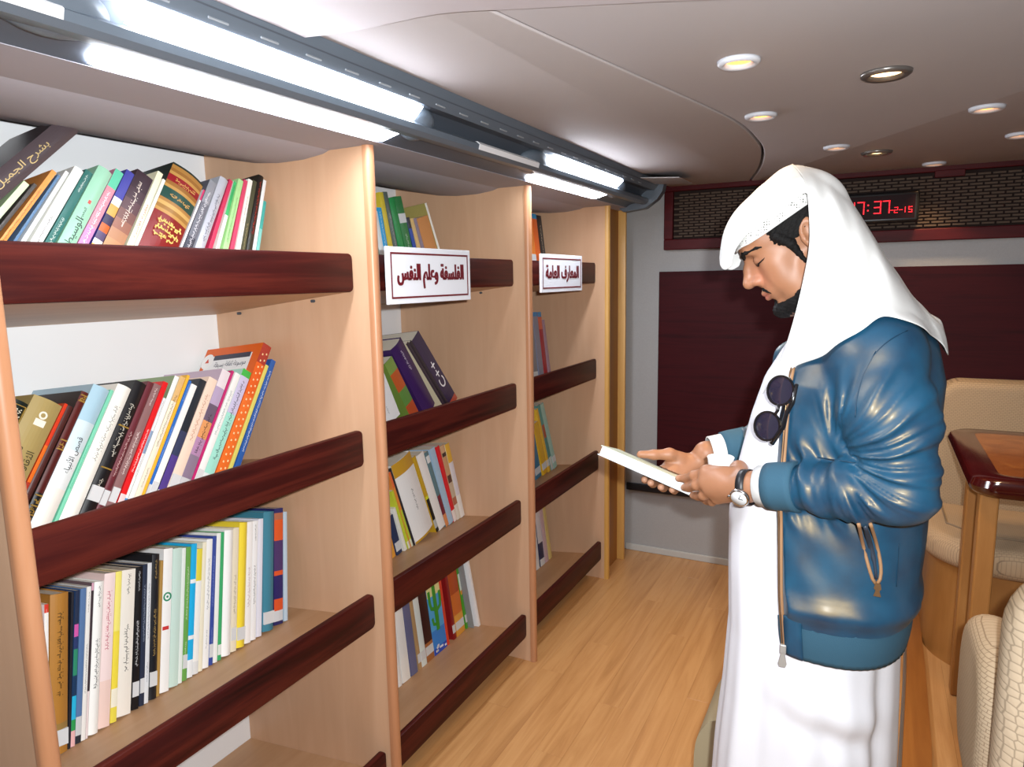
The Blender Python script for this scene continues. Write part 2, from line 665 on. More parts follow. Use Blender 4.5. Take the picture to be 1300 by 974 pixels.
for a, b in ((0.02, 0.60), (1.70, 2.08)):  # near piece shapes flash glare as white geometry; far one is an insert
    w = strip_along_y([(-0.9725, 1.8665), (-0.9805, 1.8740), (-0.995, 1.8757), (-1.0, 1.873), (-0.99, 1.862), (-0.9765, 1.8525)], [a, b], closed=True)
    auto_smooth(add('rail_insert_glare', w, M_WHITE, fx, label='white section on the rail: flash glare near, plastic insert farther along'), 25)


def diffuser(p0, p1, bulge, ya, yb, side):
    """a lens strip with rounded ends between two profile points"""
    b = bmesh.new()
    nx, nz = side
    rows = []
    N = 28
    for j in range(N + 1):
        # slow ends so the lens rounds off
        t = j / N
        y = ya + (yb - ya) * t
        e = min(t, 1 - t) * (yb - ya) / 0.02
        s = math.sqrt(max(0.0, 1 - (1 - min(1, e)) ** 2)) if e < 1 else 1.0
        row = []
        for i in range(9):
            q = i / 8
            qq = 0.5 + (q - 0.5) * (0.80 + 0.20 * s)
            h = bulge * math.sin(math.pi * q) * s + 0.001
            row.append(b.verts.new((p0[0] + (p1[0] - p0[0]) * qq + nx * h, y, p0[1] + (p1[1] - p0[1]) * qq + nz * h)))
        rows.append(row)
    for r0, r1 in zip(rows, rows[1:]):
        for i in range(8):
            b.faces.new([r0[i], r0[i + 1], r1[i + 1], r1[i]])
    bmesh.ops.recalc_face_normals(b, faces=b.faces[:])
    return b


for ya, yb in ((0.69, 1.405), (2.19, 2.86)):
    add('light_diffuser', diffuser((-0.951, 1.9045), (-0.985, 1.8735), 0.006, ya, yb, (0.7, -0.7)), M_TUBE, fx, smooth=True)
    add('light_diffuser', diffuser((-1.018, 1.852), (-1.083, 1.8355), 0.006, ya, yb, (0.2, -0.98)), M_TUBE, fx, smooth=True)
for yc in (0.60, 1.455, 2.10, 2.93):
    b = bmesh.new()
    bmesh.ops.create_uvsphere(b, u_segments=20, v_segments=12, radius=1)
    bmesh.ops.scale(b, vec=(0.045, 0.085 if yc in (0.60, 2.10) else 0.05, 0.032), verts=b.verts)
    bmesh.ops.rotate(b, cent=(0, 0, 0), matrix=Matrix.Rotation(math.radians(-38), 3, 'Y'), verts=b.verts)
    bmesh.ops.translate(b, vec=(-1.01, yc, 1.878), verts=b.verts)
    add('tube_holder', b, M_FIX, fx, smooth=True)
for i in range(26):
    yy = 0.40 + i * 0.106
    b = box(-0.019, 0.019, -0.003, 0.003, -0.0015, 0.0015)
    bmesh.ops.rotate(b, cent=(0, 0, 0), matrix=Matrix.Rotation(math.radians(90), 3, 'Z'), verts=b.verts)
    bmesh.ops.rotate(b, cent=(0, 0, 0), matrix=Matrix.Rotation(math.radians(47), 3, 'Y'), verts=b.verts)
    bmesh.ops.translate(b, vec=(-0.9425, yy, 1.9135), verts=b.verts)
    add('vent_slot', b, M_SLOT, fx)
cap = prism([(-0.90, 1.948), (-0.91, 1.90), (-0.935, 1.865), (-0.99, 1.828), (-1.10, 1.815), (-1.12, 1.83), (-1.12, 1.948)], lambda x, z: (x, Y1, z), lambda x, z: (x, Y1 + 0.07, z))
bmesh.ops.bevel(cap, geom=[e for e in cap.edges if all(abs(v.co.y - Y1 - 0.07) < 1e-5 for v in e.verts)], offset=0.02, segments=3, affect='EDGES', profile=0.5)
auto_smooth(add('end_cap', cap, M_FIX, fx), 30)

cp = box(-0.93, -0.76, 3.02, 3.25, 1.927, 1.931, bev=0.001, seg=1)
bmesh.ops.rotate(cp, cent=(-0.93, 3.2, 1.93), matrix=Matrix.Rotation(math.radians(4), 3, 'Y'), verts=cp.verts)
tag(add('cover_plate', cp, mat('grey_plate', '#9a9594', 0.4)), 'thin grey cover plate under the ceiling beside the far end of the light fixture', 'plate')

# ------------------------------------------------------------------ bookcases
XP = -1.13                              # front of the uprights
PY = [0.543, 1.412, 2.302, 3.150]       # the uprights
PT = 0.022
PHI = math.atan(0.122)                  # shelves slope down to the back
RAIL_X = [-1.181, -1.176, -1.165, -1.150]
RAIL_TOP = [1.573, 1.116, 0.663, 0.198]
RAIL_H = 0.097
SHELF_FRONT = [1.496, 1.041, 0.588, 0.123]   # top of each shelf at its front edge (x = -1.2)


def shelf_z(i, x):
    return SHELF_FRONT[i] - 0.122 * (abs(x) - 1.2)


def upright(y, parent, bead=None):
    prof = [(XP, 0.0), (XP, 1.8405), (-1.287, 1.830), (-1.453, 1.828), (-1.571, 1.842), (-1.70, 1.866), (-1.70, 0.0)]
    b = prism(prof, lambda x, z: (x, y - PT / 2, z), lambda x, z: (x, y + PT / 2, z))
    u = add('side_panel', b, M_BEECH, parent)
    w = 0.015
    ring = [(math.cos(math.radians(a)) * 0.013, math.sin(math.radians(a)) * w) for a in range(-90, 91, 18)]
    b = prism([(XP + 0.004 + p, y + q) for p, q in ring] + [(XP - 0.004, y + w), (XP - 0.004, y - w)], lambda x, yy: (x, yy, 0.0), lambda x, yy: (x, yy, 1.8405))
    auto_smooth(add('edge_bead', b, bead or M_BEAD, u), 35)
    return u


BAYS = []
bay_words = ['nearest', 'middle', 'farthest']
bay_labels = ['nearest tall beech bookcase with sloping shelves, at the left',
              'middle tall beech bookcase, behind the white philosophy sign',
              'farthest tall beech bookcase with few books, beside the ochre end strips']
for k in range(3):
    y0, y1 = PY[k], PY[k + 1]
    r = empty('bookcase', (-1.4, (y0 + y1) / 2, 0), bay_labels[k], 'bookcase', 'built-in bookcases')
    BAYS.append(r)
    upright(y0, r)
    if k == 2:
        upright(y1, r, M_OCHRE)
    a, b_ = y0 + PT / 2 + 0.0006, y1 - PT / 2 - 0.0006
    add('back_panel', box(-1.715, -1.7005, y0 + 0.001, y1 - 0.001, 0.0, 1.86), M_WHITE_BOARD, r)
    for i in range(4):
        xf = RAIL_X[i] - 0.018
        zf = shelf_z(i, xf)
        zb = shelf_z(i, -1.6995)
        b = prism([(xf, zf), (-1.6995, zb), (-1.6995, zb - 0.02), (xf, zf - 0.02)], lambda x, z: (x, a, z), lambda x, z: (x, b_, z))
        add('shelf', b, M_SHELF, r)
        L = b_ - a - 0.004
        rr = rounded_rect(L, RAIL_H, 0.014, 5)
        yc, zc = (a + b_) / 2, RAIL_TOP[i] - RAIL_H / 2
        b = prism(rr, lambda p, q: (RAIL_X[i], yc + p, zc + q), lambda p, q: (RAIL_X[i] - 0.018, yc + p, zc + q))
        es = [e for e in b.edges if abs(e.verts[0].co.x - e.verts[1].co.x) < 1e-6]
        bmesh.ops.bevel(b, geom=es, offset=0.004, segments=2, affect='EDGES', profile=0.5)
        auto_smooth(add('front_rail', b, M_MAHOG, r), 35)
    # small shelf pins under the shelves
    for i in range(2):
        for xx in (-1.32, -1.60):
            b = lathe([(0, 0), (0.004, 0), (0.004, 0.01), (0, 0.01)], (xx, b_ - 0.01, shelf_z(i, xx) - 0.028), Vector((0, 1, 0)), 8)
            add('shelf_pin', b, M_FIX_D, r)

# section signs clipped to the top rails
M_SIGN = mat('sign_white', '#eef0f6', 0.3)
M_SIGNRED = mat('sign_maroon', '#6d0f1c', 0.5)


def sign(px, words, label, seedtext):
    # px: left/right pixel columns of the sign's mid-height and its top and bottom on the left
    (u0, u1, ut, ub) = px
    x = XP + 0.012
    pl = at_x(u0, (ut[0] + ub[0]) / 2, x)
    pr = at_x(u1, (ut[1] + ub[1]) / 2, x)
    zt = (at_x(u0, ut[0], x)[2] + at_x(u1, ut[1], x)[2]) / 2
    zb = (at_x(u0, ub[0], x)[2] + at_x(u1, ub[1], x)[2]) / 2
    w, h = pr[1] - pl[1], zt - zb
    c = Vector((x, (pl[1] + pr[1]) / 2, (zt + zb) / 2))
    r = empty('shelf_sign', c, label, 'sign', 'section signs on the shelves')
    add('sign_board', box(x - 0.008, x, pl[1], pr[1], zb, zt, bev=0.0015), M_SIGN, r)
    b = bmesh.new()
    m, t = 0.035 * w, 0.012 * w
    Y_0, Y_1, Z_0, Z_1 = pl[1] + m, pr[1] - m, zb + m, zt - m
    for q in ((Y_0, Y_1, Z_0, Z_0 + t), (Y_0, Y_1, Z_1 - t, Z_1), (Y_0, Y_0 + t, Z_0 + t, Z_1 - t), (Y_1 - t, Y_1, Z_0 + t, Z_1 - t)):
        box(x, x + 0.0006, q[0], q[1], q[2], q[3], bm=b)
    add('border_line', b, M_SIGNRED, r)
    me = text_mesh(words, width=w * 0.80, height=h * 0.46, bold=0.022)
    b = bmesh.new()
    for dx in (-0.0022, -0.0011, 0.0, 0.0011, 0.0022):        # heavier strokes: overlapping copies
        tm = me.copy()
        tm.transform(Matrix.Translation((dx, 0.0, 0.00004 * dx / 0.0011)))
        b.from_mesh(tm)
        bpy.data.meshes.remove(tm)
    b.to_mesh(me)
    b.free()
    T = Matrix(((0, 0, 1, x + 0.0008), (1, 0, 0, c.y), (0, 1, 0, c.z - 0.01 * h), (0, 0, 0, 1)))
    me.transform(T)
    add('lettering', me, M_SIGNRED, r)
    # clip that hooks the sign over the rail
    add('hanging_clip', box(-1.200, x - 0.006, c.y - 0.03, c.y + 0.03, RAIL_TOP[0], RAIL_TOP[0] + 0.003), M_SIGN, r)


sign((492, 597, (314, 317), (388, 380)), 'الفلسفة وعلم النفس', 'wide white sign with maroon Arabic lettering and border on the middle bookcase', 1)
sign((687, 739, (322, 325), (373, 368)), 'المعارف العامة', 'smaller white sign with maroon Arabic lettering on the farthest bookcase', 2)

# narrow end column beside the far wall
ec = empty('end_column', (-1.3, 3.3, 0), 'narrow ochre and brown wooden end column between far bookcase and far wall', 'column')
for y, w_ in ((3.166, 0.012), (3.405, 0.020)):
    auto_smooth(add('ochre_strip', box(-1.30, XP + 0.008, y, y + w_, 0, 1.836, bev=0.004), M_OCHRE, ec), 35)
add('recessed_panel', box(-1.30, XP - 0.03, 3.178, 3.405, 0, 1.833), M_BROWN, ec)

# ------------------------------------------------------------------ downlights
for i, (u, v, big) in enumerate(((938, 77, 0), (1125, 92, 1), (966, 146, 0), (1062, 186, 0), (1113, 193, 1), (1186, 207, 0), (1253, 136, 0), (1296, 170, 0))):
    p = at_z(u, v, 1.944)
    r_ = 0.052 if big else 0.043
    words = ['nearest small white-rimmed', 'nearest large steel-rimmed', 'small white-rimmed, second from the shelves,', 'small white-rimmed, left of the far large one,',
             'far large steel-rimmed', 'small white-rimmed, closest to the far wall,', 'small white-rimmed, right of the nearest large one,', 'small white-rimmed, at the right edge of view,'][i]
    o = empty('downlight', (p[0], p[1], 1.944), 'round recessed warm ceiling downlight: ' + words.rstrip(','), 'downlight', 'ceiling downlights')
    rim = lathe([(r_ * 0.62, -0.001), (r_ * 0.68, -0.008), (r_ * 0.85, -0.011), (r_, -0.006), (r_ * 1.02, 0.0005), (r_ * 0.62, 0.0005)], (p[0], p[1], 1.944), Vector((0, 0, 1)), 32)
    add('lamp_rim', rim, mat('steel_rim', '#8f8a86', 0.3, metal=0.8) if big else mat('white_rim', '#c9cbd2', 0.4), o, smooth=True)
    gl = lathe([(0, -0.0035), (r_ * 0.4, -0.0032), (r_ * 0.63, -0.001), (r_ * 0.63, 0.0), (0, 0.0)], (p[0], p[1], 1.944), Vector((0, 0, 1)), 24)
    add('lamp_glass', gl, MATS.setdefault('g%d' % big, glow('lamp_glow_%d' % big, '#ffd090' if big else '#ffa648', LAMP_GLOW * (1.0 if big else 0.55))), o, smooth=True)
    ld = bpy.data.lights.new('downlight_lamp', 'SPOT')
    ld.energy = SPOT_POWER * (1.6 if big else 1.0)
    ld.color = (1.0, 0.68, 0.36)
    ld.spot_size = math.radians(85)
    ld.spot_blend = 0.6
    ld.shadow_soft_size = 0.03
    lo = bpy.data.objects.new('downlight_lamp', ld)
    COL.objects.link(lo)
    lo.parent = o
    lo.location = (0, 0, -0.016)

# ------------------------------------------------------------------ far wall: woven grille and clock
gr = empty('wall_grille', (0.2, YF - 0.03, 1.79), 'dark red framed grille of woven straps across the top of the far wall', 'grille')
GX0, GX1, GZ0, GZ1 = -0.965, 1.38, 1.635, 1.952
for q in ((GX0, GX1, GZ0, GZ0 + 0.052), (GX0, GX1, GZ1 - 0.03, GZ1), (GX0, GX0 + 0.045, GZ0 + 0.052, GZ1 - 0.03), (GX1 - 0.045, GX1, GZ0 + 0.052, GZ1 - 0.03)):
    add('grille_frame', box(q[0], q[1], YF - 0.035, YF - 0.001, q[2], q[3], bev=0.004), M_FRAME, gr)
add('grille_backing', box(GX0 + 0.04, GX1 - 0.04, YF - 0.012, YF - 0.001, GZ0 + 0.05, GZ1 - 0.028), mat('grille_dark', '#2a201d', 0.9, spec=0.1), gr)
lat = bmesh.new()
row = 0
z = GZ0 + 0.062
while z < GZ1 - 0.04:
    x = GX0 + 0.048 + (0.026 if row % 2 else 0)
    while x < GX1 - 0.09:
        box(x, x + 0.044, YF - 0.022, YF - 0.012, z, z + 0.0075, bm=lat)
        x += 0.052
    z += 0.0135
    row += 1
add('woven_straps', lat, mat('strap_brown', '#54463c', 0.85, spec=0.15, var=0.2, vscale=30), gr, kind='stuff')
add('frame_block', box(0.20, 0.31, YF - 0.04, YF - 0.02, GZ1 - 0.055, GZ1 - 0.025, bev=0.003), M_FRAME, gr)

ck = empty('digital_clock', (0.0, YF - 0.05, 1.79), 'black wall clock with glowing red digits on the woven grille', 'clock')
c0 = at_y(1040, 249, YF - 0.075)
c1 = at_y(1166, 281, YF - 0.075)
CX0, CX1, CZ0, CZ1 = c0[0], c1[0], c1[2], c0[2]
b = box(CX0, CX1, YF - 0.075, YF - 0.022, CZ0, CZ1, bev=0.012, seg=3)
auto_smooth(add('clock_case', b, M_BLACK, ck), 35)
add('clock_face', box(CX0 + 0.016, CX1 - 0.016, YF - 0.0765, YF - 0.074, CZ0 + 0.016, CZ1 - 0.016), mat('red_tinted_face', '#1c0306', 0.5, spec=0.1), ck)
SEG = {'0': 'abcdef', '1': 'bc', '2': 'abged', '3': 'abgcd', '5': 'afgcd', '7': 'abc', '-': 'g'}


def digit(bm, ch, x, z, w, h, t):
    yb = YF - 0.0785
    if ch == ':':
        for zz in (z + h * 0.3, z + h * 0.7):
            box(x, x + t, yb, yb + 0.001, zz - t / 2, zz + t / 2, bm=bm)
        return
    segs = {'a': (0, w, h - t, h), 'd': (0, w, 0, t), 'g': (0, w, h / 2 - t / 2, h / 2 + t / 2), 'f': (0, t, h / 2, h), 'e': (0, t, 0, h / 2), 'b': (w - t, w, h / 2, h), 'c': (w - t, w, 0, h / 2)}
    for s in SEG[ch]:
        a, b_, c, d = segs[s]
        box(x + a + .0008, x + b_ - .0008, yb, yb + 0.001, z + c + .0008, z + d - .0008, bm=bm)


M_LED = glow('red_led', '#ff1024', 0.9)
ledx = lambda u: at_y(u, 265, YF - 0.078)[0]
b = bmesh.new()
zz = at_y(1110, 272, YF - 0.078)[2]
for ch, u in (('1', 1076), ('7', 1088), (':', 1101), ('3', 1109), ('7', 1120)):
    digit(b, ch, ledx(u), zz, 0.030, 0.056, 0.006)
for ch, u in (('-', 1129.5), ('2', 1135), ('-', 1141), ('1', 1144.5), ('5', 1153)):
    digit(b, ch, ledx(u), zz, 0.016, 0.026, 0.004)
add('red_digits', b, M_LED, ck)

# ------------------------------------------------------------------ right side: bench, table, armchair, stool
bench = empty('bench_seat', (0.7, 3.2, 0), 'beige upholstered bench with rounded wooden base against the far wall', 'bench')
BX = 1.38


def round_plan(x0, x1, y0, y1, r, n=8):
    """plan outline with the near-left corner rounded"""
    pts = [(x1, y0)]
    pts += [(x1, y1), (x0, y1)]
    for k in range(n + 1):
        a = math.radians(180 + 90 * k / n)
        pts.append((x0 + r + r * math.cos(a), y0 + r + r * math.sin(a)))
    return pts[::-1]


b = prism(round_plan(0.245, BX, 2.90, 3.555, 0.26, 12), lambda x, y: (x, y, 0.0), lambda x, y: (x, y, 0.40))
M_BASE = wood('bench_base_wood', [(0.3, '#96632f'), (0.6, '#a8743d'), (0.8, '#b3814a')], (5, 5, 0.6), 2.2, 0.42)
auto_smooth(add('bench_base', b, M_BASE, bench), 30)
b = prism(round_plan(0.205, BX, 2.86, 3.54, 0.28, 12), lambda x, y: (x, y, 0.402), lambda x, y: (x, y, 0.515))
bmesh.ops.bevel(b, geom=[e for e in b.edges if abs(e.verts[0].co.z - e.verts[1].co.z) < 1e-6], offset=0.045, segments=5, affect='EDGES', profile=0.5)
auto_smooth(add('seat_cushion', b, M_WEAVE_TOP, bench), 40)
b = tube([(0.30, 3.42, 0.517), (0.30, 3.12, 0.518), (0.40, 3.01, 0.518), (BX - 0.02, 3.01, 0.518)], 0.004, 6)
add('piping', b, mat('piping_brown', '#8a745c', 0.8), bench)
b = bmesh.new()
rr = rounded_rect(1.12, 0.56, 0.09, 8)
b = prism(rr, lambda p, q: (0.82 + p, 3.40, 0.765 + q), lambda p, q: (0.82 + p, 3.535, 0.765 + q))
bmesh.ops.bevel(b, geom=[e for e in b.edges if abs(e.verts[0].co.y - e.verts[1].co.y) < 1e-6 and e.verts[0].co.y < 3.45], offset=0.035, segments=4, affect='EDGES', profile=0.5)
auto_smooth(add('backrest', b, M_WEAVE_BEIGE, bench), 40)
# plinth and metal edge on the floor beside the bench
structure('trim_5', prism([(0.205, 3.55), (0.17, 2.74), (0.14, 2.2), (0.10, 1.7), (0.20, 1.7), (0.235, 2.35), (0.245, 2.9), (0.247, 3.55)], lambda x, y: (x, y, 0.0), lambda x, y: (x, y, 0.022)), wood('plinth_brown', [(0.3, '#8a5222'), (0.7, '#a56a30')], (8, 0.6, 8), 2.4, 0.4))
structure('trim_6', tube([(0.207, 3.55, 0.022), (0.172, 2.74, 0.022), (0.142, 2.2, 0.022), (0.102, 1.7, 0.022)], 0.006, 6), M_ALU)

tb = empty('dining_table', (0.7, 2.77, 0), 'high wooden table with dark glossy rim and burl top in front of the bench', 'table')
TZ = 0.90
TX0, TX1, TY0, TY1 = 0.285, 1.30, 2.37, 3.15


def corner_rect(x0, x1, y0, y1, r, n=8):
    return [((x0 + x1) / 2 + p, (y0 + y1) / 2 + q) for p, q in rounded_rect(x1 - x0, y1 - y0, r, n)]


outer = corner_rect(TX0, TX1, TY0, TY1, 0.07)
inner = corner_rect(TX0 + 0.075, TX1 - 0.075, TY0 + 0.075, TY1 - 0.075, 0.035)
b = bmesh.new()
lv = []
for ins, z in ((0.012, TZ - 0.058), (0.0, TZ - 0.045), (-0.006, TZ - 0.028), (0.0, TZ - 0.008), (0.014, TZ), (0.055, TZ - 0.002)):
    c = ((TX0 + TX1) / 2, (TY0 + TY1) / 2)
    lv.append([b.verts.new((x + (ins if x < c[0] else -ins), y + (ins if y < c[1] else -ins), z)) for x, y in outer])
lv.append([b.verts.new((x, y, TZ - 0.003)) for x, y in inner])
n = len(outer)
for r0, r1 in zip(lv, lv[1:]):
    for i in range(n):
        b.faces.new([r0[i], r0[(i + 1) % n], r1[(i + 1) % n], r1[i]])
b.faces.new(lv[0][::-1])
bmesh.ops.recalc_face_normals(b, faces=b.faces[:])
M_GLOSS = wood('glossy_mahogany', [(0.3, '#300506'), (0.7, '#460b0b')], (1, 1, 1), 6.0, 0.14, coat=0.6, bump=0)
auto_smooth(add('table_rim', b, M_GLOSS, tb), 40)
b = bmesh.new()
b.faces.new([b.verts.new((x, y, TZ - 0.0028)) for x, y in inner])
r_ = bmesh.ops.extrude_face_region(b, geom=b.faces[:])
bmesh.ops.translate(b, vec=(0, 0, -0.02), verts=[v for v in r_['geom'] if isinstance(v, bmesh.types.BMVert)])
bmesh.ops.recalc_face_normals(b, faces=b.faces[:])
M_BURL = wood('burl_veneer', [(0.3, '#6e3812'), (0.5, '#8a4d20'), (0.7, '#9c602c')], (1, 1, 1), 14.0, 0.25, coat=0.4, bump=0)
add('table_top', b, M_BURL, tb)
for (lx, ly) in ((0.315, 2.44), (1.20, 2.44), (0.315, 2.74), (1.20, 2.74)):
    add('leg', box(lx, lx + 0.05, ly, ly + 0.06, 0.0, TZ - 0.055, bev=0.006), M_BASE, tb)

# armchair with its back to the camera
ac = empty('armchair', (0.52, 1.62, 0), 'beige patterned armchair in front of the table, cut off at the lower right', 'armchair')


def cushion(cx_, cy_, cz_, w, d, h, r, bev, plane='xz'):
    if plane == 'xz':
        b = prism(rounded_rect(w, h, r, 8), lambda p, q: (cx_ + p, cy_ - d / 2, cz_ + q), lambda p, q: (cx_ + p, cy_ + d / 2, cz_ + q))
        es = [e for e in b.edges if abs(e.verts[0].co.y - e.verts[1].co.y) < 1e-6]
    elif plane == 'yz':
        b = prism(rounded_rect(d, h, r, 8), lambda p, q: (cx_ - w / 2, cy_ + p, cz_ + q), lambda p, q: (cx_ + w / 2, cy_ + p, cz_ + q))
        es = [e for e in b.edges if abs(e.verts[0].co.x - e.verts[1].co.x) < 1e-6]
    else:
        b = prism(rounded_rect(w, d, r, 8), lambda p, q: (cx_ + p, cy_ + q, cz_ - h / 2), lambda p, q: (cx_ + p, cy_ + q, cz_ + h / 2))
        es = [e for e in b.edges if abs(e.verts[0].co.z - e.verts[1].co.z) < 1e-6]
    bmesh.ops.bevel(b, geom=es, offset=bev, segments=5, affect='EDGES', profile=0.5)
    return b


auto_smooth(add('backrest', cushion(0.495, 1.40, 0.70, 0.53, 0.13, 0.62, 0.13, 0.05), M_SCALE, ac), 40)
pp_ = rounded_rect(0.45, 0.54, 0.11, 8)
b = tube([(0.495 + x, 1.334, 0.70 + z) for x, z in pp_ + [pp_[0]]], 0.005, 6)
add('piping', b, mat('piping_dark', '#3d2a2c', 0.8), ac)
auto_smooth(add('seat', cushion(0.50, 1.70, 0.45, 0.44, 0.50, 0.14, 0.08, 0.05, 'xy'), M_WEAVE_TOP, ac), 40)
M_WEAVE_SIDE = weave('beige_woven_fabric_side', '#c3ae93', '#9d8870', 42, 42, axes='yz')
for xx in (0.262, 0.738):
    auto_smooth(add('arm', cushion(xx, 1.64, 0.60, 0.09, 0.36, 0.34, 0.14, 0.04, 'yz'), M_WEAVE_SIDE, ac), 40)
b = lathe([(0.0, 0.0), (0.2, 0.0), (0.2, 0.015), (0.05, 0.03), (0.04, 0.2), (0.04, 0.385), (0, 0.385)], (0.5, 1.66, 0.0), n=24)
add('pedestal', b, M_FIX_D, ac, smooth=True)

# low arched footstool, mostly hidden by the man's robe
fs = empty('footstool', (-0.17, 1.86, 0), 'low olive beige arched stool behind the hem of the white robe', 'stool')
prof_o = [(-0.37, 0.0), (-0.375, 0.2), (-0.355, 0.28), (-0.31, 0.32), (-0.2, 0.33), (0.0, 0.33), (0.05, 0.3), (0.065, 0.2), (0.065, 0.0)]
prof_i = [(0.015, 0.0), (0.015, 0.2), (0.0, 0.27), (-0.1, 0.28), (-0.25, 0.275), (-0.305, 0.24), (-0.32, 0.18), (-0.32, 0.0)]
so = [(p.x, p.y) for p in smooth_poly(prof_o, 4)]
si = [(p.x, p.y) for p in smooth_poly(prof_i, 4)]
b = bmesh.new()
b = prism(so + si, lambda x, z: (x, 1.76, z), lambda x, z: (x, 2.02, z))
auto_smooth(add('padded_arch', b, mat('olive_beige_fabric', '#a3977a', 0.85, bump=0.3, bscale=500), fs), 40)
add('stretcher', box(-0.325, 0.02, 1.86, 1.90, 0.06, 0.09), M_BASE, fs)
# ------------------------------------------------------------------ books
M_PAGES = mat('book_pages', '#ece6d6', 0.8, bump=0.25, bscale=1500)
XS = -1.42                             # x of the books' spines where they stand on the shelf
UP = np.array([-math.sin(PHI), 0.0, math.cos(PHI)])
NRM = np.array([math.cos(PHI), 0.0, math.sin(PHI)])


def on_spines(u, v, i, xs):
    """(y, s) on the plane of the spines standing on shelf i; s is measured up from the shelf"""
    o = np.array([xs, 0.0, shelf_z(i, xs)])
    r = ray(u, v)
    t = np.dot(NRM, o - CAM) / np.dot(NRM, r)
    p = CAM + r * t
    return p[1], np.dot(p - o, UP)


def book_mesh(t, h, d, bulge, bands, cov, bt):
    """cover of a book: spine at x=0, boards running back to x=-d, thickness along +y, height along +z"""
    na = 9 if bulge > 0.002 else 4
    sp = []
    for k in range(na + 1):
        q = k / na
        sp.append((bulge * math.sin(math.pi * q), t * q))
    outer_ = [(-d, 0.0)] + sp + [(-d, t)]
    inner_ = [(-d, bt)] + [(x - 0.0025, min(max(y, bt), t - bt)) for x, y in sp] + [(-d, t - bt)]
    lv_ = sorted(set([0.0, 1.0] + [b[0] for b in bands if 0 < b[0] < 1]))
    verts, faces, mi = [], [], []
    n = len(outer_)
    for f in lv_:
        for p in outer_:
            verts.append((p[0], p[1], f * h))
        for p in inner_:
            verts.append((p[0], p[1], f * h))
    hexes = [cov]

    def idx(c):
        if c not in hexes:
            hexes.append(c)
        return hexes.index(c)

    for li in range(len(lv_) - 1):
        a, b_ = li * 2 * n, (li + 1) * 2 * n
        mid = (lv_[li] + lv_[li + 1]) / 2
        bc = cov
        for b0, c in sorted(bands):
            if b0 <= mid:
                bc = c
        for i in range(n - 1):
            faces.append((a + i, a + i + 1, b_ + i + 1, b_ + i))
            mi.append(idx(bc) if 1 <= i <= na else 0)
            faces.append((a + n + i + 1, a + n + i, b_ + n + i, b_ + n + i + 1))
            mi.append(0)
        for i in (0, n - 1):
            q = (a + i, b_ + i, b_ + n + i, a + n + i)
            faces.append(q if i == 0 else q[::-1])
            mi.append(0)
    top = (len(lv_) - 1) * 2 * n
    for i in range(n - 1):
        faces.append((i + 1, i, n + i, n + i + 1))
        mi.append(0)
        faces.append((top + i, top + i + 1, top + n + i + 1, top + n + i))
        mi.append(0)
    me = bpy.data.meshes.new('cover')
    me.from_pydata(verts, [], faces)
    for c in hexes:
        me.materials.append(paint(c, 0.35))
    me.polygons.foreach_set('material_index', mi)
    me.update()
    return me


def flat_on_spine(me, t, zc, xoff):
    """turns a flat xy mesh so that it reads up the spine"""
    me.transform(Matrix(((0, 0, 1, xoff), (0, -1, 0, t / 2), (1, 0, 0, zc), (0, 0, 0, 1))))
    return me


def flat_upright(me, t, zc, xoff):
    me.transform(Matrix(((0, 0, 1, xoff), (1, 0, 0, t / 2), (0, 1, 0, zc), (0, 0, 0, 1))))
    return me


NB = [0]
LIGHT_INK, DARK_INK = '#f2ead2', '#2a2626'


def lum(h):
    c = lin(h)
    return 0.3 * c[0] + 0.6 * c[1] + 0.1 * c[2]


def make_book(M, t, h, d, cov, label, group, bands=(), hard=False, mark=True, ink=None, text=None, call=False, extra=None, pages=None, span=None):
    NB[0] += 1
    rnd = random.Random(NB[0] * 7 + 1)
    r = bpy.data.objects.new('book', None)
    r.empty_display_size = 0.05
    COL.objects.link(r)
    r.matrix_world = M
    r['label'] = label
    r['category'] = 'book'
    r['group'] = group
    bulge = min(0.008, t * 0.16) if hard else min(0.0012, t * 0.05)
    bt = min(0.0026 if hard else 0.0009, t * 0.2)
    c = add('cover', book_mesh(t, h, d, bulge, list(bands) or [(0.0, cov)], cov, bt), None, r, local=True)
    ins = 0.003 if hard else 0.0004
    add('page_block', box(-d + (0.004 if hard else 0.0005), -0.0026, bt, t - bt, ins, h - ins), pages or M_PAGES, r, local=True)
    xo = bulge + 0.0006
    if text:
        for (s, f, frac, hfrac, col, *off) in text:
            me = text_mesh(s, width=h * frac, height=min(t * hfrac, h * frac * 0.5), bold=0.006)
            add('spine_title', flat_on_spine(me, t * 2 * (off[0] if off else 0.5), h * f, xo), paint(col, 0.4), c, local=True)
    elif mark and t > 0.006:
        ink_ = ink or (DARK_INK if lum(bands[-1][1] if bands else cov) > 0.25 else LIGHT_INK)
        s0, s1 = span or ((0.30, 0.62) if rnd.random() < 0.5 else (0.45, 0.85))
        b = script_marks(h * (s1 - s0), min(t * 0.42, 0.0115), NB[0], 0.11)
        me = bpy.data.meshes.new('spine_title')
        b.to_mesh(me)
        b.free()
        add('spine_title', flat_on_spine(me, t, h * (s0 + s1) / 2, xo), paint(ink_, 0.4), c, local=True)
        if rnd.random() < 0.5 and not span:
            b = script_marks(h * 0.14, min(t * 0.32, 0.0085), NB[0] + 500, 0.11)
            me = bpy.data.meshes.new('spine_title')
            b.to_mesh(me)
            b.free()
            add('spine_title', flat_on_spine(me, t, h * (0.9 if s1 < 0.7 else 0.22), xo), paint(ink_, 0.4), c, local=True)
    if call:
        f0 = call if isinstance(call, float) else 0.09
        add('call_label', box(0.0, xo + 0.0003, t * 0.04, t * 0.96, h * f0, h * f0 + 0.032), paint('#d6d8da', 0.5), c, local=True)
    if extra:
        extra(r, c, t, h, d, xo)
    return r


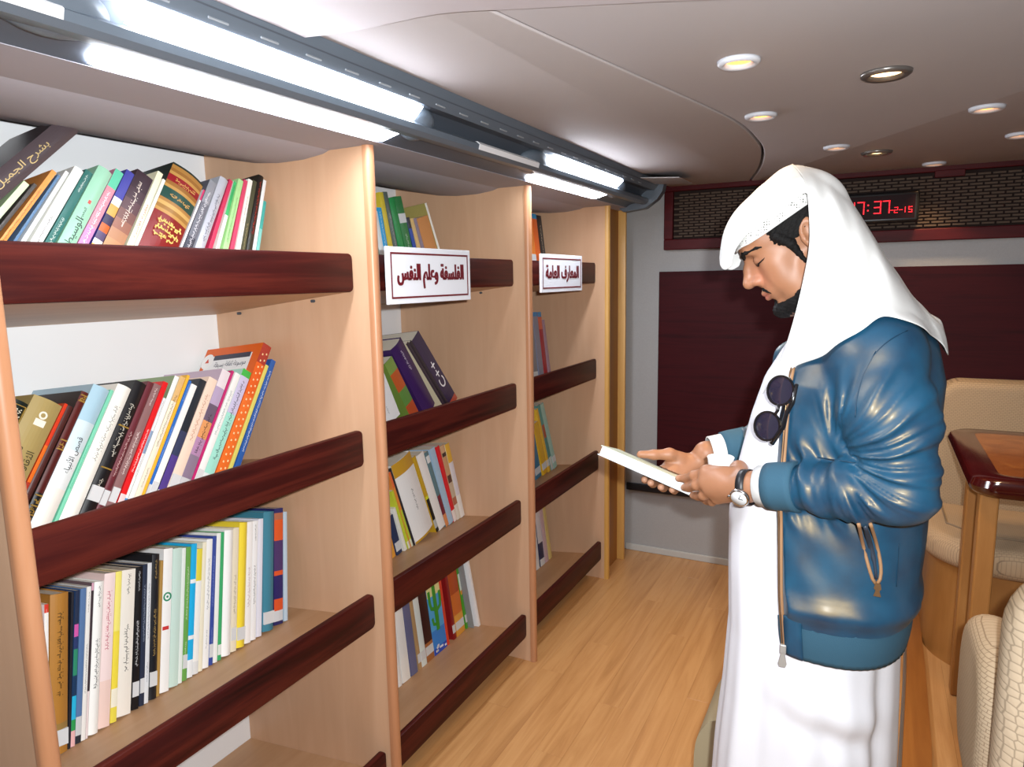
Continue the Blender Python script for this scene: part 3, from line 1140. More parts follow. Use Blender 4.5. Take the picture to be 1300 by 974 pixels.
def place(i, xs, y, t, th):
    """matrix of a book whose lower left spine corner is at y on shelf i, leaning by th toward +y"""
    R = Matrix.Rotation(-PHI, 4, 'Y') @ Matrix.Rotation(-th, 4, 'X')
    lift = t * math.sin(th) if th > 0 else 0.0
    o = np.array([xs, y, shelf_z(i, xs)]) + UP * (lift + 0.0006)
    M = R.copy()
    M.translation = Vector(o)
    return M


BAY = {1: 'nearest', 2: 'middle', 3: 'farthest'}
ROWW = ['top', 'second', 'third', 'bottom']


def shelf_of_books(bay, i, rows, end, tf, xs=XS, hmax=0.34):
    """rows: (base u, base v, top u, top v, cover colour, description, options) for the left edge of each spine"""
    grp = 'books on the %s shelf of the %s bookcase' % (ROWW[i], BAY[bay])
    pts = []
    for q in rows:
        f = q[6].get('tf', tf)
        x_ = q[6].get('xs', xs)
        b = on_spines(*f(q[0], q[1]), i, x_)
        g = q[6].get('ttf', f)
        t_ = on_spines(*g(q[2], q[3]), i, x_)
        pts.append((b, t_))
    eb = on_spines(*tf(*end), i, xs)
    th = [math.atan2(t_[0] - b[0], t_[1] - b[1]) for b, t_ in pts]
    # neighbours lean almost alike: smooth the measured angles
    for _ in range(2):
        ths = []
        for k in range(len(th)):
            w = th[max(0, k - 2):k + 3]
            ths.append(0.4 * th[k] + 0.6 * sum(w) / len(w))
        th = ths
    feet = [b[0] - b[1] * math.tan(a) for (b, _), a in zip(pts, th)]
    ebf = eb[0] - eb[1] * math.tan(th[-1])
    run = -9.0
    y_lo, y_hi = PY[bay - 1] + PT / 2 + 0.004, PY[bay] - PT / 2 - 0.004
    for k, q in enumerate(rows):
        op = dict(q[6])
        for kk in ('tf', 'ttf', 'xs', 'free'):
            op.pop(kk, None)
        x_ = q[6].get('xs', xs)
        fat = op.pop('fat', 0.97)
        t = op.pop('t', None)
        if t is None:
            if k + 1 < len(rows):
                smax = min(pts[k][1][1], pts[k + 1][1][1]) * 1.12
                gap = min(feet[k + 1] - feet[k], feet[k + 1] - feet[k] + smax * (math.tan(th[k + 1]) - math.tan(th[k])))
            else:
                gap = ebf - feet[k]
            t = max(0.0045, gap * math.cos(th[k]) * fat)
        if k + 1 < len(rows) and q[6].get('xs', xs) == rows[k + 1][6].get('xs', xs):
            # a book never enters the next one: push that one on if need be
            lean = max(0.0, 0.34 * (math.tan(th[k]) - math.tan(th[k + 1])))
            feet[k + 1] = max(feet[k + 1], feet[k] + t / math.cos(th[k]) + lean + 0.0004)
        s_top = pts[k][1][1]
        h = (s_top - (t * math.sin(th[k]) if th[k] > 0 else 0)) / math.cos(th[k])
        h = op.pop('h', None) or max(0.12, min(hmax, h))
        d = op.pop('d', None) or min(0.235, h * 0.72)
        # +theta: the lower right corner carries the book, so its left corner rises
        y = feet[k] + (t * math.sin(th[k]) * math.tan(th[k]) if th[k] > 0 else 0)
        if th[k] <= 0:
            y = max(y, y_lo + h * math.sin(-th[k]) * (1.0 if k == 0 or bay == 3 else 0.0), run)
            run = y + t / math.cos(th[k]) + 0.0008 if x_ == xs else run
        if y + t / math.cos(th[k]) > y_hi:
            t = max(0.0045, (y_hi - y) * math.cos(th[k]))
        M = place(i, x_, y, t, th[k])
        if y < y_lo and th[k] > 0 and th[k] < 0.3:
            y = max(y_lo, run)
            run = y + t / math.cos(th[k]) + 0.001
            M = place(i, x_, y, t, th[k])
        elif y < y_lo and th[k] > 0:        # wedged between its neighbour and the upright
            k_ = (y_lo - y) / math.sin(th[k])
            M = M @ Matrix.Translation((0, 0, k_))
            h -= k_
        label = '%s, %s shelf, %s bookcase' % (q[5], ROWW[i], BAY[bay])
        make_book(M, t, h, d, q[4], label, grp, **op)


def crop(x0, y0, s):
    return lambda x, y: (x0 + x / s, y0 + y / s)


A = crop(0, 180, 6.494)
B = crop(160, 200, 6.842)
C = crop(0, 480, 4.872)
D = crop(160, 430, 4.87)
E = crop(30, 730, 4.235)
F = crop(190, 640, 4.058)
G = crop(480, 230, 6.085)
Hc = crop(470, 400, 4.057)
J = crop(480, 560, 6.083)
K = crop(490, 700, 5.126)
L = crop(655, 260, 4.436)
Mx = crop(660, 500, 4.233)


# --- special covers
def encyclopedia(r, c, t, h, d, xo):
    g = '#c79a55'
    for f, s in ((0.868, 3), (0.74, 5)):
        b = script_marks(t * 0.62, h * 0.03, 900 + s, 0.2)
        me = bpy.data.meshes.new('spine_title')
        b.to_mesh(me)
        b.free()
        add('spine_title', flat_upright(me, t, h * f, xo + 0.0004), paint(g, 0.3), c, local=True)
    for f, s, hh in ((0.53, 11, 0.045), (0.47, 12, 0.04), (0.42, 13, 0.035)):
        b = script_marks(t * 0.7, h * hh, 900 + s, 0.24)
        me = bpy.data.meshes.new('spine_title')
        b.to_mesh(me)
        b.free()
        add('spine_title', flat_upright(me, t, h * f, xo + 0.0004), paint('#e2c06a', 0.3), c, local=True)


def big_front(r, c, t, h, d, xo):
    """printed front cover that shows above the neighbours"""
    y = -0.0006
    def plate(nm, x0, x1, z0, z1, col, k=1):
        add(nm, box(x0, x1, y - 0.0003 * k, y, z0, z1), paint(col, 0.35), c, local=True)
    plate('cover_print', -d * 0.93, -d * 0.13, h * 0.10, h * 0.93, '#eef0f2', 1)
    plate('cover_print', -d * 0.80, -d * 0.15, h * 0.895, h * 0.935, '#3b3f52', 2)
    plate('cover_print', -d * 0.85, -d * 0.15, h * 0.12, h * 0.80, '#c98f6a', 2)
    b = bmesh.new()
    bmesh.ops.create_circle(b, cap_ends=True, segments=24, radius=h * 0.062)
    me = bpy.data.meshes.new('cover_print')
    b.to_mesh(me)
    b.free()
    me.transform(Matrix(((1, 0, 0, -d * 0.90), (0, 0, -1, y - 0.0012), (0, 1, 0, h * 0.89), (0, 0, 0, 1))))
    add('cover_print', me, paint('#f4f4f4', 0.35), c, local=True)
    me = bpy.data.meshes.new('cover_print')
    b = bmesh.new()
    bmesh.ops.create_circle(b, cap_ends=True, segments=3, radius=h * 0.024)
    b.to_mesh(me)
    b.free()
    me.transform(Matrix(((1, 0, 0, -d * 0.90), (0, 0, -1, y - 0.0016), (0, 1, 0, h * 0.89), (0, 0, 0, 1))))
    add('cover_print', me, paint('#d2482a', 0.35), c, local=True)
    me = text_mesh('موسوعة ثقافة بسيطة', width=d * 0.56, height=h * 0.055, bold=0.004)
    me.transform(Matrix(((1, 0, 0, -d * 0.46), (0, 0, -1, y - 0.0014), (0, 1, 0, h * 0.85), (0, 0, 0, 1))))
    add('cover_title', me, paint('#31344a', 0.4), c, local=True)
    rnd = random.Random(3)
    b = bmesh.new()
    for k in range(18):
        z = h * (0.06 + 0.05 * k)
        for dx in (0.3, 0.7):
            box(xo, xo + 0.0003, t * dx - 0.002, t * dx + 0.002, z + (0.006 if dx > .5 else 0), z + 0.005 + (0.006 if dx > .5 else 0), bm=b)
    add('spine_print', b, paint('#f3d7a4', 0.4), c, local=True, kind='stuff')


def cactus(r, c, t, h, d, xo):
    b = bmesh.new()
    w = t * 0.13
    x = xo + 0.0004

    def stroke(p, wd):
        pts = [Vector((x, t * a, h * z)) for a, z in p]
        tube(pts, wd, 6, bm=b)
    stroke([(0.5, 0.28), (0.5, 0.5), (0.5, 0.9)], [w, w * 1.15, w * 0.9])
    stroke([(0.45, 0.55), (0.18, 0.58), (0.12, 0.66), (0.12, 0.80)], w * 0.7)
    stroke([(0.55, 0.52), (0.85, 0.56), (0.90, 0.64), (0.90, 0.74)], w * 0.7)
    stroke([(0.45, 0.36), (0.22, 0.38), (0.16, 0.46)], w * 0.6)
    for v in b.verts:
        v.co.x = x + (v.co.x - x) * 0.06
    add('cactus_print', b, paint('#3f9a2c', 0.4), c, local=True)
    b = bmesh.new()
    rnd = random.Random(8)
    for k in range(9):
        a, z = rnd.uniform(0.1, 0.8), rnd.uniform(0.01, 0.09)
        box(xo, xo + 0.0004, t * a, t * (a + 0.14), h * z, h * (z + 0.025), bm=b)
    add('spine_print', b, paint('#f2f2f6', 0.4), c, local=True, kind='stuff')


def emblem(r, c, t, h, d, xo):
    """white spine with a green ring and a red bar"""
    b = lathe([(t * 0.30, 0), (t * 0.46, 0), (t * 0.46, 0.0004), (t * 0.30, 0.0004)], (xo, t * 0.5, h * 0.66), Vector((1, 0, 0)), 28)
    b2 = lathe([(0, 0), (t * 0.12, 0), (t * 0.12, 0.0004), (0, 0.0004)], (xo, t * 0.5, h * 0.66), Vector((1, 0, 0)), 20, bm=b)
    add('emblem_print', b, paint('#2f8d68', 0.4), c, local=True)
    bar = box(xo, xo + 0.0004, t * 0.05, t * 0.75, h * 0.43, h * 0.455)
    add('spine_print', bar, paint('#cf3b3b', 0.4), c, local=True)


def gold_rules(r, c, t, h, d, xo):
    b = bmesh.new()
    for z in (0.06, 0.12, 0.18, 0.235, 0.30, 0.60, 0.66, 0.93, 0.97):
        box(0, xo + 0.0004, t * 0.06, t * 0.94, h * z, h * (z + 0.008), bm=b)
    add('gold_rules', b, mat('gold_foil', '#c9a24e', 0.3, metal=0.6), c, local=True, kind='stuff')
    for f, s in ((0.09, 1), (0.15, 2), (0.21, 3), (0.27, 4), (0.63, 5), (0.95, 6)):
        bb = script_marks(t * 0.7, h * 0.03, 700 + s, 0.22)
        me = bpy.data.meshes.new('spine_title')
        bb.to_mesh(me)
        bb.free()
        add('spine_title', flat_upright(me, t, h * f, xo + 0.0005), mat('gold_foil', '#c9a24e', 0.3, metal=0.6), c, local=True)


def black_panels(r, c, t, h, d, xo):
    b = bmesh.new()
    for z in (0.36, 0.66):
        box(0, xo + 0.0004, t * 0.08, t * 0.92, h * z, h * z + 0.003, bm=b)
    add('gold_rules', b, mat('gold_foil', '#c9a24e', 0.3, metal=0.6), c, local=True, kind='stuff')


def ornament(r, c, t, h, d, xo):
    b = bmesh.new()
    for q in ((0.08, 0.92, 0.74, 0.745), (0.08, 0.92, 0.965, 0.97), (0.08, 0.12, 0.74, 0.97), (0.88, 0.92, 0.74, 0.97)):
        box(0, xo + 0.0004, t * q[0], t * q[1], h * q[2], h * q[3], bm=b)
    lathe([(t * 0.13, 0), (t * 0.18, 0), (t * 0.18, 0.0004), (t * 0.13, 0.0004)], (xo, t * 0.5, h * 0.80), Vector((1, 0, 0)), 20, bm=b)
    add('gold_rules', b, mat('gold_foil', '#c9a24e', 0.3, metal=0.6), c, local=True, kind='stuff')
    for f, s in ((0.925, 1), (0.885, 2)):
        bb = script_marks(t * 0.55, h * 0.032, 760 + s, 0.22)
        me = bpy.data.meshes.new('spine_title')
        bb.to_mesh(me)
        bb.free()
        add('spine_title', flat_upright(me, t, h * f, xo + 0.0005), paint('#c9c3ae', 0.4), c, local=True)


def gold_badge(r, c, t, h, d, xo):
    b = lathe([(t * 0.08, 0), (t * 0.14, 0), (t * 0.14, 0.0004), (t * 0.08, 0.0004)], (xo, t * 0.5, h * 0.89), Vector((1, 0, 0)), 16)
    box(xo, xo + 0.0004, t * 0.32, t * 0.68, h * 0.815, h * 0.86, bm=b)
    add('emblem_print', b, paint('#efe9d8', 0.4), c, local=True, kind='stuff')


# --- nearest bookcase, top shelf
R1 = [
    (-250, 835, 262, 330, '#cfe8b8', 'thin light green book under the leaning dark brown one', dict(free=1)),
    (-130, 830, 300, 345, '#4a4440', 'thin dark taupe book left of the orange one', dict(bands=[(0, '#3f6d66'), (0.35, '#4a4440')], mark=False, free=1)),
    (-32, 828, 385, 225, '#ec9a4e', 'orange paperback with dark lettering', dict()),
    (92, 828, 452, 268, '#5c7ea3', 'slim steel blue book right of the orange one', dict(mark=False)),
    (130, 830, 520, 238, '#f1f2f0', 'white book with faint grey titles', dict(ink='#8a8a94', hard=True)),
    (238, 832, 600, 198, '#f6f6f0', 'tall white book left of the dark teal one', dict(hard=True)),
    (368, 834, 702, 226, '#2b6a62', 'dark teal hardback', dict(ink='#e6efe8')),
    (470, 838, 812, 192, '#9ccfb2', 'mint green dictionary with dark title', dict(hard=True, text=[('الوسيط', 0.50, 0.20, 0.62, '#33403c'), ('المعجم', 0.64, 0.08, 0.3, '#33403c')], extra=lambda r, c, t, h, d, xo: add('spine_print', box(xo, xo + .0004, t * .40, t * .58, h * .715, h * .74), paint('#cf4a44', .4), c, local=True))),
    (640, 843, 962, 222, '#d68aa6', 'pink book with a turquoise top', dict(bands=[(0, '#c985b4'), (0.55, '#dd8a98'), (0.86, '#5fc3a0')], span=(0.38, 0.82), ink='#fff4f8')),
    (752, 846, 1048, 228, '#3d3f9a', 'colourful book with blue top and picture spine', dict(bands=[(0, '#e7e0d2'), (0.36, '#d9b23c'), (0.41, '#e7e0d2'), (0.45, '#584a6a'), (0.51, '#c9622f'), (0.57, '#3a3350'), (0.64, '#e0a050'), (0.72, '#ece4d8'), (0.78, '#44459e')], mark=False)),
    (848, 850, 1148, 226, '#4a3038', 'brown book fading to dark plum at the top', dict(bands=[(0, '#c08c66'), (0.44, '#b08060'), (0.52, '#946454'), (0.60, '#76504a'), (0.68, '#5a3e44'), (0.77, '#442e38'), (0.86, '#382630')], ink='#f2e6d8', span=(0.55, 0.92))),
    (5, 770, 243, 112, '#efe9c8', 'cream book with red title', dict(tf=B, text=[('نظرية الأسرة', 0.60, 0.26, 0.55, '#c8504a')])),
    (72, 771, 322, 186, '#f2efdf', 'thin off-white book left of the encyclopedia volume', dict(tf=B, mark=False)),
    (104, 773, 418, 40, '#1f2a26', 'thick red, green and gold encyclopedia volume', dict(tf=B, hard=True, mark=False, bands=[(0, '#7f1614'), (0.594, '#b98d4a'), (0.62, '#9c6f34'), (0.65, '#c7a05c'), (0.68, '#a5763c'), (0.705, '#1f473e'), (0.795, '#b98d4a'), (0.82, '#94642e'), (0.85, '#8e1620'), (0.905, '#b98d4a'), (0.93, '#94642e'), (0.955, '#a87a3c'), (0.985, '#23302b')], extra=encyclopedia)),
    (470, 786, 684, 280, '#e9e2e4', 'very thin white booklet with pink edge', dict(tf=B, mark=False, bands=[(0, '#ece8ea'), (0.9, '#c8376b')])),
    (497, 787, 742, 192, '#5a5c68', 'dark grey book with white lettering', dict(tf=B, ink='#f0f0f4', span=(0.40, 0.9), bands=[(0, '#3f424e'), (0.5, '#6a6c76'), (0.8, '#8d9098')])),
    (597, 788, 833, 163, '#b6b8c2', 'light grey book right of the dark grey one', dict(tf=B, ink='#4a4c5a', hard=True)),
    (716, 790, 905, 190, '#c6365a', 'crimson paperback right of the light grey book', dict(tf=B, mark=False)),
    (780, 792, 932, 205, '#eef0e6', 'thin white paperback with green top', dict(tf=B, bands=[(0, '#f0f2ea'), (0.7, '#3fb36a')])),
    (840, 794, 962, 180, '#a9dc96', 'light green paperback', dict(tf=B, ink='#4c7a4c')),
    (906, 796, 1025, 190, '#d2486a', 'crimson paperback right of the light green one', dict(tf=B, mark=False)),
    (955, 797, 1058, 184, '#f2f0e8', 'white paperback left of the olive book', dict(tf=B, ink='#7a6a5a')),
    (1000, 799, 1108, 196, '#4a4c38', 'thin olive book', dict(tf=B, ink='#b9a878')),
    (1046, 801, 1148, 148, '#26221c', 'black hardback with red and gold spine', dict(tf=B, hard=True, ink='#c0392f', span=(0.5, 0.95), bands=[(0, '#2c2a20'), (0.5, '#1c1815')])),
    (1100, 803, 1192, 192, '#e8ebec', 'white booklet left of the teal one', dict(tf=B, mark=False)),
    (1132, 804, 1192, 375, '#55b0a8', 'short teal booklet at the right end', dict(tf=B, mark=False, bands=[(0, '#cfe8e4'), (0.4, '#7cc4bc'), (0.7, '#3fa39a')])),
]
for q in R1:
    q[6].setdefault('tf', A)
shelf_of_books(1, 0, R1, (1160, 805), B, hmax=0.36)
# the big brown volume lies tilted over the first books, wedged against the upright
q0, q1 = on_spines(80, 147, 0, XS), on_spines(0, 213, 0, XS)
q2 = on_spines(106.7, 166, 0, XS)
th_b = math.atan2(q0[0] - q1[0], q0[1] - q1[1])
t_b = (q2[0] - q0[0]) * math.cos(th_b) - (q2[1] - q0[1]) * math.sin(th_b)
foot_y = PY[0] + PT / 2 + 0.004
h_b = (q0[0] - foot_y) / math.sin(th_b)
Mb = Matrix.Rotation(-PHI, 4, 'Y') @ Matrix.Rotation(-th_b, 4, 'X')
Mb.translation = Vector(np.array([XS, foot_y, shelf_z(0, XS)]) + UP * (q0[1] - h_b * math.cos(th_b)))
make_book(Mb, t_b * 0.9, h_b, 0.20, '#51464a', 'thick dark brown hardback leaning over its neighbours, top shelf, nearest bookcase', 'books on the top shelf of the nearest bookcase', hard=True,
          text=[('بشرح الجميل', 0.66, 0.34, 0.5, '#cbb27a'), ('الزجـاجي', 0.34, 0.22, 0.5, '#cbb27a')])

# --- nearest bookcase, second shelf
R2 = [
    (-450, 1108, 75, 120, '#15201e', 'black hardback with gilt framed title, at the left end', dict(tf=C, hard=True, mark=False, extra=ornament, free=1)),
    (-272, 1052, 214, 102, '#a8935c', 'thick gold hardback with dark titles', dict(tf=C, hard=True, extra=gold_badge, free=1, text=[('دليل الطريق إلى', 0.50, 0.32, 0.26, '#3c3420', 0.33), ('الثقافة العامة', 0.50, 0.30, 0.26, '#3c3420', 0.66)])),
    (14, 966, 398, 158, '#c4441c', 'thin orange-red book right of the gold one', dict(tf=C, mark=False, bands=[(0, '#6e2433'), (0.25, '#a8321f'), (0.45, '#dd6a1e'), (0.7, '#d23a1c')])),
    (44, 957, 432, 168, '#4a2320', 'dark maroon book left of the gilt striped one', dict(tf=C, mark=False, hard=True)),
    (112, 937, 494, 82, '#2a1a16', 'black and maroon hardback with gilt stripes', dict(tf=C, hard=True, mark=False, extra=gold_rules, bands=[(0, '#14151a'), (0.32, '#4e1614'), (0.6, '#571a17')])),
    (182, 915, 588, 36, '#a9c6d6', 'light blue hardback titled stories of the prophets', dict(tf=C, hard=True, bands=[(0, '#ece8e0'), (0.3, '#e6ebec'), (0.55, '#cfe0e6'), (0.75, '#a8cadb')], text=[('قصص الأنبياء', 0.52, 0.24, 0.5, '#2b2e34')])),
    (345, 868, 664, 76, '#7fd3b2', 'slim mint green book', dict(tf=C, ink='#3c8a70', span=(0.3, 0.6))),
    (374, 860, 735, 34, '#f4f2ea', 'white hardback right of the mint green one', dict(tf=C, hard=True, ink='#8c8a86')),
    (500, 824, 848, 12, '#17161a', 'black hardback with gilt panels', dict(tf=C, hard=True, extra=black_panels, ink='#d8d2c4', call=0.14)),
    (604, 792, 150, 262, '#6a2a34', 'maroon hardback right of the black one', dict(tf=C, ttf=D, hard=True, ink='#e6c9c6', call=0.10)),
    (662, 772, 178, 275, '#8f6a6a', 'dusty rose book left of the red one', dict(tf=C, ttf=D, ink='#f4e6e2', call=0.10)),
    (735, 750, 207, 268, '#e01f24', 'bright red book with white title', dict(tf=C, ttf=D, ink='#ffffff', span=(0.3, 0.62), bands=[(0, '#f0d4d4'), (0.14, '#e01f24')])),
    (778, 738, 240, 365, '#dfe6ec', 'thin blue and white book right of the red one', dict(tf=C, ttf=D, bands=[(0, '#3c94cf'), (0.12, '#eef0f2'), (0.5, '#8fa6c4'), (0.7, '#e8eaee')])),
    (20, 975, 306, 228, '#8fa67c', 'white spined book with green photo cover', dict(tf=D, mark=False, bands=[(0, '#f2f2f0')])),
    (60, 962, 330, 232, '#f0dfb8', 'cream book with brown title', dict(tf=D, ink='#5a4630', bands=[(0, '#f4ead4'), (0.8, '#e2b87c')])),
    (105, 948, 374, 226, '#f0b93a', 'slim yellow book left of the blue one', dict(tf=D, mark=False)),
    (128, 941, 398, 258, '#2f6fc4', 'blue book with pale lower edge', dict(tf=D, ink='#a8c4ea', call=0.06)),
    (152, 932, 424, 276, '#f4f4f2', 'white book right of the blue one', dict(tf=D, mark=False, call=0.06)),
    (206, 915, 443, 250, '#2c3340', 'navy book turning purple at the foot', dict(tf=D, mark=False, bands=[(0, '#dcdce4'), (0.07, '#54408c'), (0.35, '#39405e'), (0.55, '#262d36')])),
    (265, 896, 520, 234, '#f2d9c6', 'white and peach book right of the navy one', dict(tf=D, ink='#c08a6a', call=0.06)),
    (340, 872, 597, 186, '#c8b4c8', 'purple and orange photo spined book', dict(tf=D, bands=[(0, '#c9c9cc'), (0.1, '#8c7a90'), (0.28, '#b48ab0'), (0.42, '#e09a62'), (0.56, '#6a5a70'), (0.70, '#b6a4c4'), (0.85, '#e6dce2')])),
    (416, 846, 641, 200, '#c42a72', 'slim magenta book', dict(tf=D, mark=False)),
    (436, 840, 690, 206, '#f0f2f0', 'white book right of the magenta one', dict(tf=D, ink='#7a8c8c', call=0.05)),
    (484, 828, 733, 184, '#a9dccc', 'pale mint book with green top and lilac title', dict(tf=D, fat=0.91, bands=[(0, '#dfe6e6'), (0.08, '#a2e0d0'), (0.6, '#c9c4e2'), (0.94, '#3fb44a')], span=(0.2, 0.9))),
    (562, 810, 858, 24, '#e2651f', 'large orange illustrated encyclopedia with visible cover', dict(tf=D, mark=False, extra=big_front, d=0.225, bands=[(0, '#e8702a'), (0.6, '#e2601c'), (0.85, '#a8382a')])),
    (640, 788, 868, 160, '#d8d06a', 'slim yellow-green book right of the orange one', dict(tf=D, mark=False)),
    (676, 778, 880, 130, '#2a5ca6', 'royal blue book with white titles, at the right end', dict(tf=D, ink='#eef2fa', span=(0.2, 0.9))),
]
shelf_of_books(1, 1, R2, (716, 766), D, hmax=0.42)

# --- nearest bookcase, third shelf
R3 = [
    (85, 950, 45, 172, '#eab0c6', 'pink book, partly behind the left upright', dict(tf=E, ink='#7a4a5e')),
    (112, 950, 107, 164, '#f4f2ee', 'slim white book with red top', dict(tf=E, bands=[(0, '#f4f2ee'), (0.945, '#d63a2c')])),
    (136, 965, 138, 112, '#b07a34', 'thick ochre brown hardback with black script', dict(tf=E, hard=True, ink='#1f1710', span=(0.36, 0.9), call=0.05, bands=[(0, '#b07a34'), (0.05, '#9a7a44'), (0.19, '#b07a34')])),
    (238, 936, 272, 90, '#23242c', 'slim black book right of the ochre one', dict(tf=E, ink='#9aa0a8')),
    (252, 930, 288, 84, '#2c4a78', 'dark book with bright swirl colours', dict(tf=E, mark=False, bands=[(0, '#e9b4b4'), (0.10, '#2f9a52'), (0.17, '#28b4de'), (0.32, '#1d3a5c'), (0.45, '#2f8a6a'), (0.62, '#2a3a6a'), (0.70, '#d05aa8'), (0.78, '#23304c')])),
    (276, 918, 304, 78, '#5878a6', 'steel blue book with label', dict(tf=E, mark=False, bands=[(0, '#2b2f38'), (0.05, '#c9ccce'), (0.17, '#5878a6')])),
    (308, 910, 342, 66, '#eceae6', 'slim white book left of the pink edged one', dict(tf=E)),
    (332, 890, 366, 46, '#6e5a60', 'slim pink and black edged book', dict(tf=E, mark=False, bands=[(0, '#e8d8d8'), (0.3, '#3c3036'), (0.95, '#d9a8bc')])),
    (342, 872, 384, 40, '#f4f4f0', 'white book with black vertical title', dict(tf=E, hard=True)),
    (400, 825, 438, -5, '#f2d8d4', 'pale pink book with raspberry title', dict(tf=E, ink='#c0506a', span=(0.5, 0.9), bands=[(0, '#f0d2c8'), (0.3, '#f4dedc')])),
    (466, 776, 490, -12, '#ecd84e', 'yellow mottled book', dict(tf=E, mark=False, bands=[(0, '#e8d850'), (0.1, '#f2eeda'), (0.22, '#f0dc4a'), (0.6, '#f4e87a')])),
    (500, 770, 538, -25, '#efe9de', 'cream book with black titles', dict(tf=E)),
    (580, 735, 607, -40, '#16161a', 'black book right of the cream one', dict(tf=E, ink='#e8e8ea', call=True)),
    (622, 700, 640, -52, '#2a3348', 'navy book right of the black one', dict(tf=E, ink='#a9b4c8', call=True)),
    (648, 680, 665, -60, '#dfe2e6', 'thin white book between navy and black', dict(tf=E, ink='#4a5468')),
    (672, 676, 0, 268, '#1a1c22', 'black hardback with thin gilt rules', dict(tf=E, ttf=F, hard=True, ink='#b99a5a', call=True)),
    (36, 950, 66, 290, '#b08a4a', 'very thin tan booklet', dict(mark=False)),
    (52, 935, 78, 232, '#f4f4f2', 'white book with green ring emblem', dict(mark=False, extra=emblem)),
    (100, 926, 116, 234, '#c9e2d8', 'pale mint book with ribbed foot', dict(mark=False)),
    (146, 924, 166, 230, '#e6f0ea', 'thin white and mint book', dict(mark=False)),
    (166, 916, 192, 224, '#6aa650', 'grass green book', dict(ink='#e6f0da', call=True)),
    (191, 902, 221, 206, '#1fb2ea', 'cyan book with white bands', dict(mark=False, bands=[(0, '#eef2f4'), (0.13, '#1fb2ea'), (0.28, '#eef2f4'), (0.31, '#1fb2ea'), (0.70, '#eef2f4'), (0.73, '#1fb2ea')])),
    (220, 890, 247, 232, '#f0f0ec', 'white book with yellow upper part', dict(mark=False, bands=[(0, '#e2e4e4'), (0.1, '#f2f2ee'), (0.74, '#e6d84a')])),
    (250, 878, 272, 200, '#f0ead2', 'slim cream book left of a white one', dict(mark=False)),
    (271, 866, 294, 184, '#f4f4f2', 'white book left of the blue one', dict(ink='#8a8c98')),
    (303, 846, 330, 166, '#3a4f9e', 'blue book with label at its foot', dict(ink='#8fa0d8', call=0.06)),
    (326, 826, 348, 152, '#f2f4f2', 'slim white book right of the blue one', dict(mark=False)),
    (350, 808, 366, 148, '#3fae6e', 'slim green book', dict(mark=False, bands=[(0, '#3fae6e'), (0.04, '#e6ece8'), (0.12, '#3fae6e')])),
    (368, 800, 382, 140, '#f6f6f4', 'wide white book right of the green one', dict(mark=False, hard=True)),
    (416, 776, 430, 126, '#eadfc6', 'cream book left of the yellow one', dict(ink='#8a7a5a', call=True)),
    (446, 753, 470, 96, '#f0d63c', 'bright yellow book', dict(mark=False, hard=True, call=0.06)),
    (489, 731, 504, 94, '#f4f2f0', 'white book right of the yellow one', dict(ink='#b08a90')),
    (520, 711, 535, 88, '#f2f2f2', 'second white book right of the yellow one', dict()),
    (550, 696, 562, 78, '#e4e4f0', 'white book with lilac edge left of the teal one', dict(mark=False)),
    (581, 681, 592, 42, '#3f7f94', 'teal hardback', dict(mark=False, hard=True, call=0.06)),
    (641, 640, 641, 26, '#28285e', 'navy book with orange ornament bands', dict(mark=False, bands=[(0, '#28285e'), (0.03, '#cfd2d6'), (0.12, '#d9552a'), (0.22, '#2a2464'), (0.42, '#d9552a'), (0.46, '#4a3468'), (0.72, '#dd5a28'), (0.90, '#b06a50'), (0.96, '#2c2c66')])),
    (693, 618, 676, 48, '#b9cede', 'light blue booklet at the right end', dict(mark=False)),
]
shelf_of_books(1, 2, R3, (712, 612), F, hmax=0.36)

# --- middle bookcase, top shelf
R4 = [
    (-6, 602, -70, 210, '#2f7a46', 'dark green book at the left end', dict(mark=False)),
    (20, 602, -45, 230, '#eef0ee', 'white book at the left end', dict(mark=False)),
    (57, 602, 4, 206, '#1fa0dc', 'sky blue book', dict(ink='#d4ecf8', span=(0.55, 0.95))),
    (100, 601, 4, 86, '#d9c23a', 'yellow book', dict(mark=False)),
    (140, 601, 32, 82, '#59655f', 'dark grey book right of the yellow one', dict(ink='#c9cfca', span=(0.3, 0.8))),
    (180, 601, 76, 132, '#1f8f4a', 'bright green book with pale foot', dict(mark=False, bands=[(0, '#7fcf6a'), (0.3, '#1f8f4a')])),
    (228, 601, 130, 122, '#2a7a42', 'green book with white shelf label', dict(ink='#cfe6d2', span=(0.35, 0.6), call=0.72)),
    (290, 600, 222, 284, '#24376e', 'short navy blue book', dict(mark=False, bands=[(0, '#5c4038'), (0.5, '#2c50a8'), (0.85, '#2b2f3e')])),
    (325, 600, 240, 290, '#d8b67a', 'short beige book', dict(mark=False)),
    (358, 600, 274, 290, '#8d7f90', 'short mauve book', dict(mark=False)),
    (384, 600, 300, 292, '#c98a52', 'short tan orange book', dict(mark=False)),
    (484, 600, 342, 170, '#a39556', 'tall olive book with white spine, at the right end', dict(mark=False, bands=[(0, '#efeee6')], free=1, fat=0.7)),
]
shelf_of_books(2, 0, R4, (506, 600), G)

